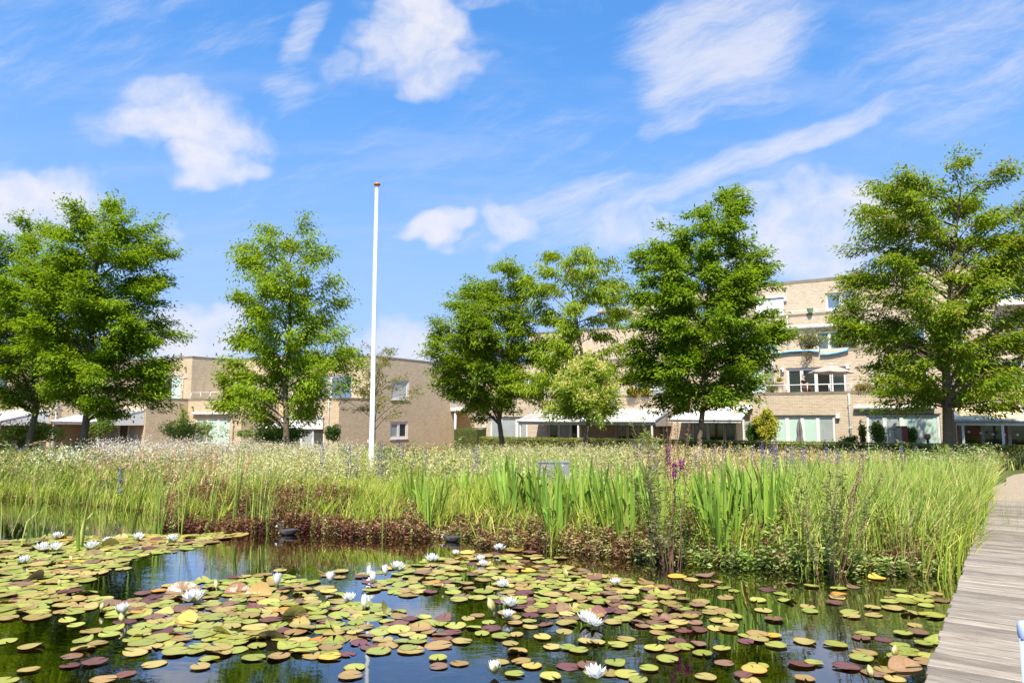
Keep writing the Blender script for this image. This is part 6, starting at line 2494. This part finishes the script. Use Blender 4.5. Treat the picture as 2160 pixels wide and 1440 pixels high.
yl = 1.7
p = fworld(fx(1752, yl), yl, f1)
zt_ = at_y(1750, 768, p.y).z
parasol('parasol', 'taupe garden parasol opened on the first terrace beside a standing person', p, zt_ - f1, (at_y(1795, 780, p.y).x - at_y(1705, 780, p.y).x) / 2, .42, M['taupe'], (0, R(2)), .3)
p = at_y(598, 930, 37.5)
p = Vector((p.x, 37.5, GZ))
parasol('parasol', 'white garden parasol behind the green shrub below the light tree', p, at_y(598, 884, 37.5).z - GZ, 1.35, .42, M['white'], (0, 0), .2)
# folded parasol
p = fworld(fx(1682, -2.2), -2.2, GZ)
fo = empty('folded_parasol', p)
tag(fo, 'closed grey parasol standing before the pale green windows', 'parasol')
zt_ = at_y(1682, 884, p.y).z - GZ
b = MB()
b.lathe([(0, 0), (.24, 0), (.24, .06), (.03, .09), (0, .09)], 14)
b.build('foot', M['concrete'], fo)
b = MB()
b.tube([(0, 0, .09), (0, 0, zt_)], .022, 8)
b.build('pole', M['dark_metal'], fo)
b = MB()
n = 14
prof = [(.03, zt_ - .02), (.07, zt_ - .18), (.11, zt_ - .5), (.10, zt_ - .75), (.15, zt_ - 1.05), (.12, zt_ - 1.25)]
rows = [[((r_q * (1 + .28 * (-1) ** k)) * math.cos(2 * math.pi * k / n), (r_q * (1 + .28 * (-1) ** k)) * math.sin(2 * math.pi * k / n), z) for k in range(n)] for r_q, z in prof]
for i in range(len(rows) - 1):
    for k in range(n):
        b.face([rows[i][k], rows[i + 1][k], rows[i + 1][(k + 1) % n], rows[i][(k + 1) % n]])
b.build('canopy', simple('grey_canvas', (.16, .155, .15), .9, .1), fo)

# net with a blue hem hung along the second terrace wall
nt_ = empty('hanging_net', fworld(fx(1630, Y1), Y1, zp2), AROT)
tag(nt_, 'pale net with a sagging bright blue hem hung along the terrace wall', 'net')
xo = fx(1630, Y1)


def net_piece(pts_px, top_v):
    b, h = MB(), MB()
    rows = []
    for u, v in pts_px:
        x = fx(u, Y1) - xo
        zl = fz(u, v, Y1) - zp2
        rows.append((x, zl))
    for (xa, za), (xb, zb_) in zip(rows[:-1], rows[1:]):
        b.face([(xa, -.06 - .04, za), (xb, -.06 - .04, zb_), (xb, -.03, .02), (xa, -.03, .02)])
    h.tube([(x, -.11, z) for x, z in rows], .045, 6)
    b.build('net_sheet', M['net'], nt_)
    h.build('hem', M['blue_hem'], nt_)


net_piece([(1629, 747), (1650, 745), (1670, 742), (1690, 741), (1710, 740), (1731, 743)], 738)
net_piece([(1733, 749), (1750, 748), (1768, 745), (1785, 741), (1793, 738)], 736)

# green planters hooked over the top railing
for i, (u, v) in enumerate(((1716, 655), (1638, 661))):
    x, z = fx(u, Y2), fz(u, v, Y2)
    o = empty('railing_planter', fworld(x, Y2 - .12, z), AROT)
    tag(o, ('green planter basket hooked on the top terrace railing', 'green planter basket half hidden by the conical tree')[i], 'planter')
    b = MB()
    b.lathe([(.12, -.14), (.19, .1), (.20, .12), (.17, .12), (.15, .06), (0, .06)], 12)
    b.build('basket', simple('green_plastic%d' % i, (.16, .30, .14), .5), o)
    b = MB()
    b.tube([(-.12, .0, .1), (-.12, .12, .2), (-.12, .2, .1)], .008, 4)
    b.tube([(.12, .0, .1), (.12, .12, .2), (.12, .2, .1)], .008, 4)
    b.build('hook', M['dark_metal'], o)

# garden ornaments
p = fworld(fx(1893, -2.4), -2.4, GZ)
o = empty('garden_divider', p, AROT)
tag(o, 'red-brown framed garden panel before the green blinds', 'panel')
hp_ = at_y(1893, 898, p.y).z - GZ
w_ = (at_y(1905, 900, p.y).x - at_y(1882, 900, p.y).x) / AX.x / 2
b = MB()
b.box(-w_, -w_ + .05, -.03, .03, 0, hp_)
b.box(-w_ + .05, w_ * .2, -.025, .025, hp_ - .06, hp_ - .002)
b.build('frame', M['red_wood'], o)
b = MB()
b.box(w_ * .2, w_, -.03, .03, 0, hp_)
b.build('board', M['red_wood'], o)
b = MB()
b.box(-w_ + .05, w_ * .2, -.008, .008, .05, hp_ - .062)
b.build('mesh_sheet', M['stone'], o)

p = fworld(fx(1876, -2.8), -2.8, GZ)
o = empty('stone_bird', p, AROT)
tag(o, 'pale stone bird perched on a square garden post', 'ornament')
zb1 = at_y(1876, 908, p.y).z - GZ
b = MB()
b.box(-.07, .07, -.07, .07, 0, zb1)
b.build('pedestal', M['stone'], o)
b = MB()
b.tube([(-.22, 0, zb1 + .03), (-.1, 0, zb1 + .07), (.02, 0, zb1 + .11), (.09, 0, zb1 + .2), (.10, 0, zb1 + .27), (.15, 0, zb1 + .29), (.19, 0, zb1 + .28)], [.01, .055, .085, .07, .045, .045, .008], 10)
b.tube([(0, 0, zb1 - .005), (0, 0, zb1 + .08)], .03, 6)
b.build('bird', M['stone'], o)

p = fworld(fx(1949, -2.2), -2.2, GZ)
o = empty('clay_ornament', p)
tag(o, 'small terracotta ball ornament below the pale green pane', 'ornament')
zc = at_y(1949, 921, p.y).z - GZ
b = MB()
b.lathe([(0, 0), (.1, 0), (.06, .08), (.05, zc - .12), (.0, zc - .12)], 10)
b.build('stand', M['dark_metal'], o)
b = MB()
b.lathe([(.03, zc - .13), (.1, zc - .08), (.13, zc), (.1, zc + .09), (.05, zc + .13), (.0, zc + .135)], 12)
b.build('ball', M['terracotta'], o)

# string of white globes under the lean-to
o = empty('string_lights', fworld(fx(2036, YV + .5), YV + .5, fz(2036, 905, YV + .5)), AROT)
tag(o, 'string of round white globe lights hanging under the wooden lean-to', 'string lights')
xo, zo = fx(2036, YV + .5), fz(2036, 905, YV + .5)
pp = []
for u, v in ((2036, 910.5), (2061, 913), (2086, 915.5), (2110, 916), (2137, 917)):
    x, z = fx(u, YV + .5) - xo, fz(u, v, YV + .5) - zo
    pp.append((x, 0, z))
    b = MB()
    b.lathe([(.0, -.055), (.03, -.046), (.052, -.015), (.052, .015), (.03, .046), (0, .055)], 12, (x, 0, z))
    b.build('globe', M['white'], o)
b = MB()
b.tube([(-.6, 0, .1)] + [(x, 0, z + .06) for x, _, z in pp] + [(pp[-1][0] + 1.5, 0, pp[-1][2] + .12)], .006, 4)
b.build('cable', M['dark_metal'], o)

# chairs and a table seen through the lean-to
def garden_chair(x, yl_, rz, label):
    t = empty('garden_chair', fworld(x, yl_, GZ), AROT + rz)
    tag(t, label, 'chair', 'garden chairs under the lean-to')
    m_ = M['grey']
    b = MB()
    b.box(-.24, .24, -.22, .22, .43, .46)
    b.build('seat', m_, t)
    b = MB()
    for k in range(5):
        b.box(-.22, .22, .215 + k * .012, .235 + k * .012, .5 + k * .1, .58 + k * .1)
    b.build('backrest', m_, t)
    for sx in (-1, 1):
        for sy in (-1, 1):
            b = MB()
            b.tube([(sx * .22, sy * .2, .429), (sx * .24, sy * .24, 0)], .014, 6)
            b.build('leg', m_, t)
    b = MB()
    b.tube([(-.24, .22, .46), (-.24, .28, 1.0), (.24, .28, 1.0), (.24, .22, .46)], .014, 6)
    b.build('back_frame', m_, t)


garden_chair(fx(1252, -1.4), -1.4, .5, 'grey metal garden chair with a tall back under the lean-to')
garden_chair(fx(1278, -1.2), -1.2, -2.2, 'second garden chair facing the wall under the lean-to')

# ------------------------------------------------------------------ the person on the terrace
def skin_mesh(name, verts, edges, radii, mat, parent=None, root=0, sub=1):
    me = bpy.data.meshes.new(name)
    me.from_pydata(verts, edges, [])
    me.materials.append(mat)
    o = link(name, me, parent)
    mdf = o.modifiers.new('skin', 'SKIN')
    sd = me.skin_vertices[0].data
    for i, r_q in enumerate(radii):
        sd[i].radius = r_q if hasattr(r_q, '__len__') else (r_q, r_q)
        sd[i].use_root = (i == root)
    mdf.use_smooth_shade = True
    ss = o.modifiers.new('subsurf', 'SUBSURF')
    ss.levels = sub
    ss.render_levels = sub
    return o


M['skin'] = simple('skin', (.55, .30, .20), .55, .4, var=.08)
M['navy'] = simple('dark_shirt', (.022, .02, .028), .9, .1)
M['hair'] = simple('brown_hair', (.10, .045, .02), .7, .3, var=.3, scale=20)
M['jeans'] = simple('dark_trousers', (.03, .035, .06), .9, .1)
Sv, Se, Sr = [], [], []


def chain(pts, rad, start=None):
    prev = start
    ids = []
    for p_, r_q in zip(pts, rad):
        Sv.append(p_)
        Sr.append(r_q)
        i = len(Sv) - 1
        if prev is not None:
            Se.append((prev, i))
        prev = i
        ids.append(i)
    return ids


# local frame: person looks along +x (to the viewer's right), z up, y to the far side; feet at z = 0
sp0 = chain([(0, 0, .95), (0, 0, 1.1), (.0, 0, 1.28), (0, 0, 1.42), (.01, 0, 1.50), (.025, 0, 1.57), (.03, 0, 1.66), (.02, 0, 1.735)],
            [(.13, .16), (.12, .15), (.135, .18), (.10, .15), (.055, .055), (.06, .06), (.085, .10), (.06, .07)])
chain([(.105, 0, 1.635), (.128, 0, 1.625)], [.025, .012], sp0[6])
for sy in (-1, 1):
    chain([(.02, sy * .09, .86), (.03, sy * .10, .5), (.0, sy * .10, .1), (.02, sy * .10, .05), (.16, sy * .11, .035)], [.095, .062, .042, .045, .035], sp0[0])
    chain([(.02, sy * .095, 1.64)], [.018], sp0[6])
    sh = chain([(0, sy * .19, 1.41), (-.02, sy * .25, 1.14), (.10, sy * .2, 1.08), (.24, sy * (.06 if sy < 0 else .09), 1.17 if sy < 0 else 1.12), (.29, sy * .03, 1.19 if sy < 0 else 1.12)],
               [.062, .048, .042, .03, (.022, .034)], sp0[3])
    hx, hy, hz = Sv[sh[-1]]
    for q in range(4):
        dz_ = .027 - q * .018
        chain([(hx + .045, hy - .005, hz + dz_), (hx + .075 - .006 * q, hy - sy * .012, hz + dz_ - .012), (hx + .07 - .006 * q, hy - sy * .03, hz + dz_ - .03)], [.010, .009, .008], sh[-1])
    chain([(hx + .012, hy - sy * .01, hz + .05), (hx + .035, hy - sy * .02, hz + .065)], [.011, .009], sh[-1])
yl = 1.0
pp = fworld(fx(1694, yl), yl, f1)
person = skin_mesh('person', Sv, Se, Sr, M['skin'])
person.location = pp
person.rotation_euler = (0, 0, AROT - R(12))
scl = (at_y(1694, 790, pp.y).z - f1) / 1.80
person.scale = (scl,) * 3
tag(person, 'person in a dark t-shirt standing at the terrace railing with raised forearms', 'person')
skin_mesh('shirt', [(0, 0, .93), (0, 0, 1.1), (0, 0, 1.28), (0, 0, 1.42), (.0, 0, 1.475), (0, -.2, 1.41), (-.015, -.245, 1.21), (0, .2, 1.41), (-.015, .245, 1.21)],
          [(0, 1), (1, 2), (2, 3), (3, 4), (3, 5), (5, 6), (3, 7), (7, 8)],
          [(.15, .18), (.14, .17), (.15, .195), (.115, .165), (.065, .068), .078, .068, .078, .068], M['navy'], person)
skin_mesh('trousers', [(0, 0, .98), (0, 0, .9), (.02, -.095, .8), (.03, -.10, .5), (0, -.10, .09), (.02, .095, .8), (.03, .10, .5), (0, .10, .09)],
          [(0, 1), (1, 2), (2, 3), (3, 4), (1, 5), (5, 6), (6, 7)], [(.14, .17), (.14, .17), .105, .078, .062, .105, .078, .062], M['jeans'], person)
skin_mesh('hair', [(-.035, 0, 1.62), (-.03, 0, 1.69), (0, 0, 1.745), (.05, 0, 1.745)], [(0, 1), (1, 2), (2, 3)], [(.06, .085), (.075, .098), (.068, .09), (.035, .06)], M['hair'], person)
b = MB()
for sy in (-1, 1):
    b.lathe([(0, -.012), (.009, -.006), (.011, 0), (.009, .006), (0, .012)], 8, (.108, sy * .035, 1.665))
b.build('eyes', M['white'], person)
b = MB()
b.box(.108, .118, -.025, .025, 1.592, 1.602)
b.build('mouth', simple('lips', (.4, .14, .11), .5), person)

# ------------------------------------------------------------------ coots
M['coot'] = simple('slate_feathers', (.05, .043, .04), .75, .3, var=.5, scale=30, bumps=.4)
M['coot_head'] = simple('black_feathers', (.012, .012, .012), .6, .3)


def coot(u, v, size, rz, label, head_down=0.0):
    p = at_z(u, v, 0)
    # along +x: tail, body, breast, neck and head in one lofted skin
    hx, hz = (.125, .165 - head_down)
    S_ = [(-.20, .072, .004, .003), (-.175, .068, .022, .012), (-.14, .06, .045, .030), (-.09, .052, .068, .050), (-.03, .045, .082, .062), (.03, .042, .080, .060), (.075, .05, .062, .052),
          (.10, .072, .042, .040), (.108, .100 - head_down * .4, .031, .032), (.112, .128 - head_down * .75, .028, .030), (hx - .004, hz - .006, .032, .034), (hx + .016, hz + .004, .028, .029), (hx + .036, hz - .002, .018, .019), (hx + .046, hz - .008, .008, .009)]
    n = 18
    Vs, Fs = [], []
    for i, (x, z, ry, rz_) in enumerate(S_):
        q0, q1 = S_[max(i - 1, 0)], S_[min(i + 1, len(S_) - 1)]
        tx, tz = q1[0] - q0[0], q1[1] - q0[1]
        ln = math.hypot(tx, tz)
        nx_, nz_ = -tz / ln, tx / ln
        for k in range(n):
            a = 2 * math.pi * k / n
            Vs.append((x + nx_ * rz_ * math.sin(a), ry * math.cos(a), z + nz_ * rz_ * math.sin(a)))
    for i in range(len(S_) - 1):
        for k in range(n):
            Fs.append((i * n + k, i * n + (k + 1) % n, (i + 1) * n + (k + 1) % n, (i + 1) * n + k))
    Fs += [tuple(range(n))[::-1], tuple((len(S_) - 1) * n + k for k in range(n))]
    me = bpy.data.meshes.new('coot')
    me.from_pydata(Vs, [], Fs)
    me.polygons.foreach_set('use_smooth', [True] * len(Fs))
    me.materials.append(M['coot'])
    o = link('coot', me)
    o.location = (p.x, p.y, .0)
    o.rotation_euler = (0, 0, rz)
    o.scale = (size,) * 3
    tag(o, label, 'coot', 'coots on the pond')
    b = MB()
    b.tube([(hx + .04, 0, hz - .008), (hx + .062, 0, hz - .016), (hx + .085, 0, hz - .03)], [.012, .010, .002], 8)
    b.build('bill', M['white'], o)
    b = MB()
    b.tube([(hx + .022, 0, hz + .018), (hx + .042, 0, hz + .004)], [.006, .010], 8)
    b.build('forehead_shield', M['white'], o)
    for sy in (-1, 1):
        b = MB()
        b.tube([(-.18, sy * .02, .082), (-.1, sy * .055, .078), (.0, sy * .066, .068), (.05, sy * .055, .06)], [.006, .022, .028, .012], 10)
        b.build('wing', M['coot'], o)
        b = MB()
        b.lathe([(0, -.005), (.005, 0), (0, .005)], 8, (hx + .014, sy * .027, hz + .004))
        b.build('eye', simple('red_eye', (.3, .02, .01), .3), o)


coot(606, 1127, .9, math.pi + .15, 'slate grey coot swimming with raised head before the red-brown plants')
coot(953, 1141, .8, math.pi - .1, 'dark coot with lowered head half hidden among reeds under the bank', .075)
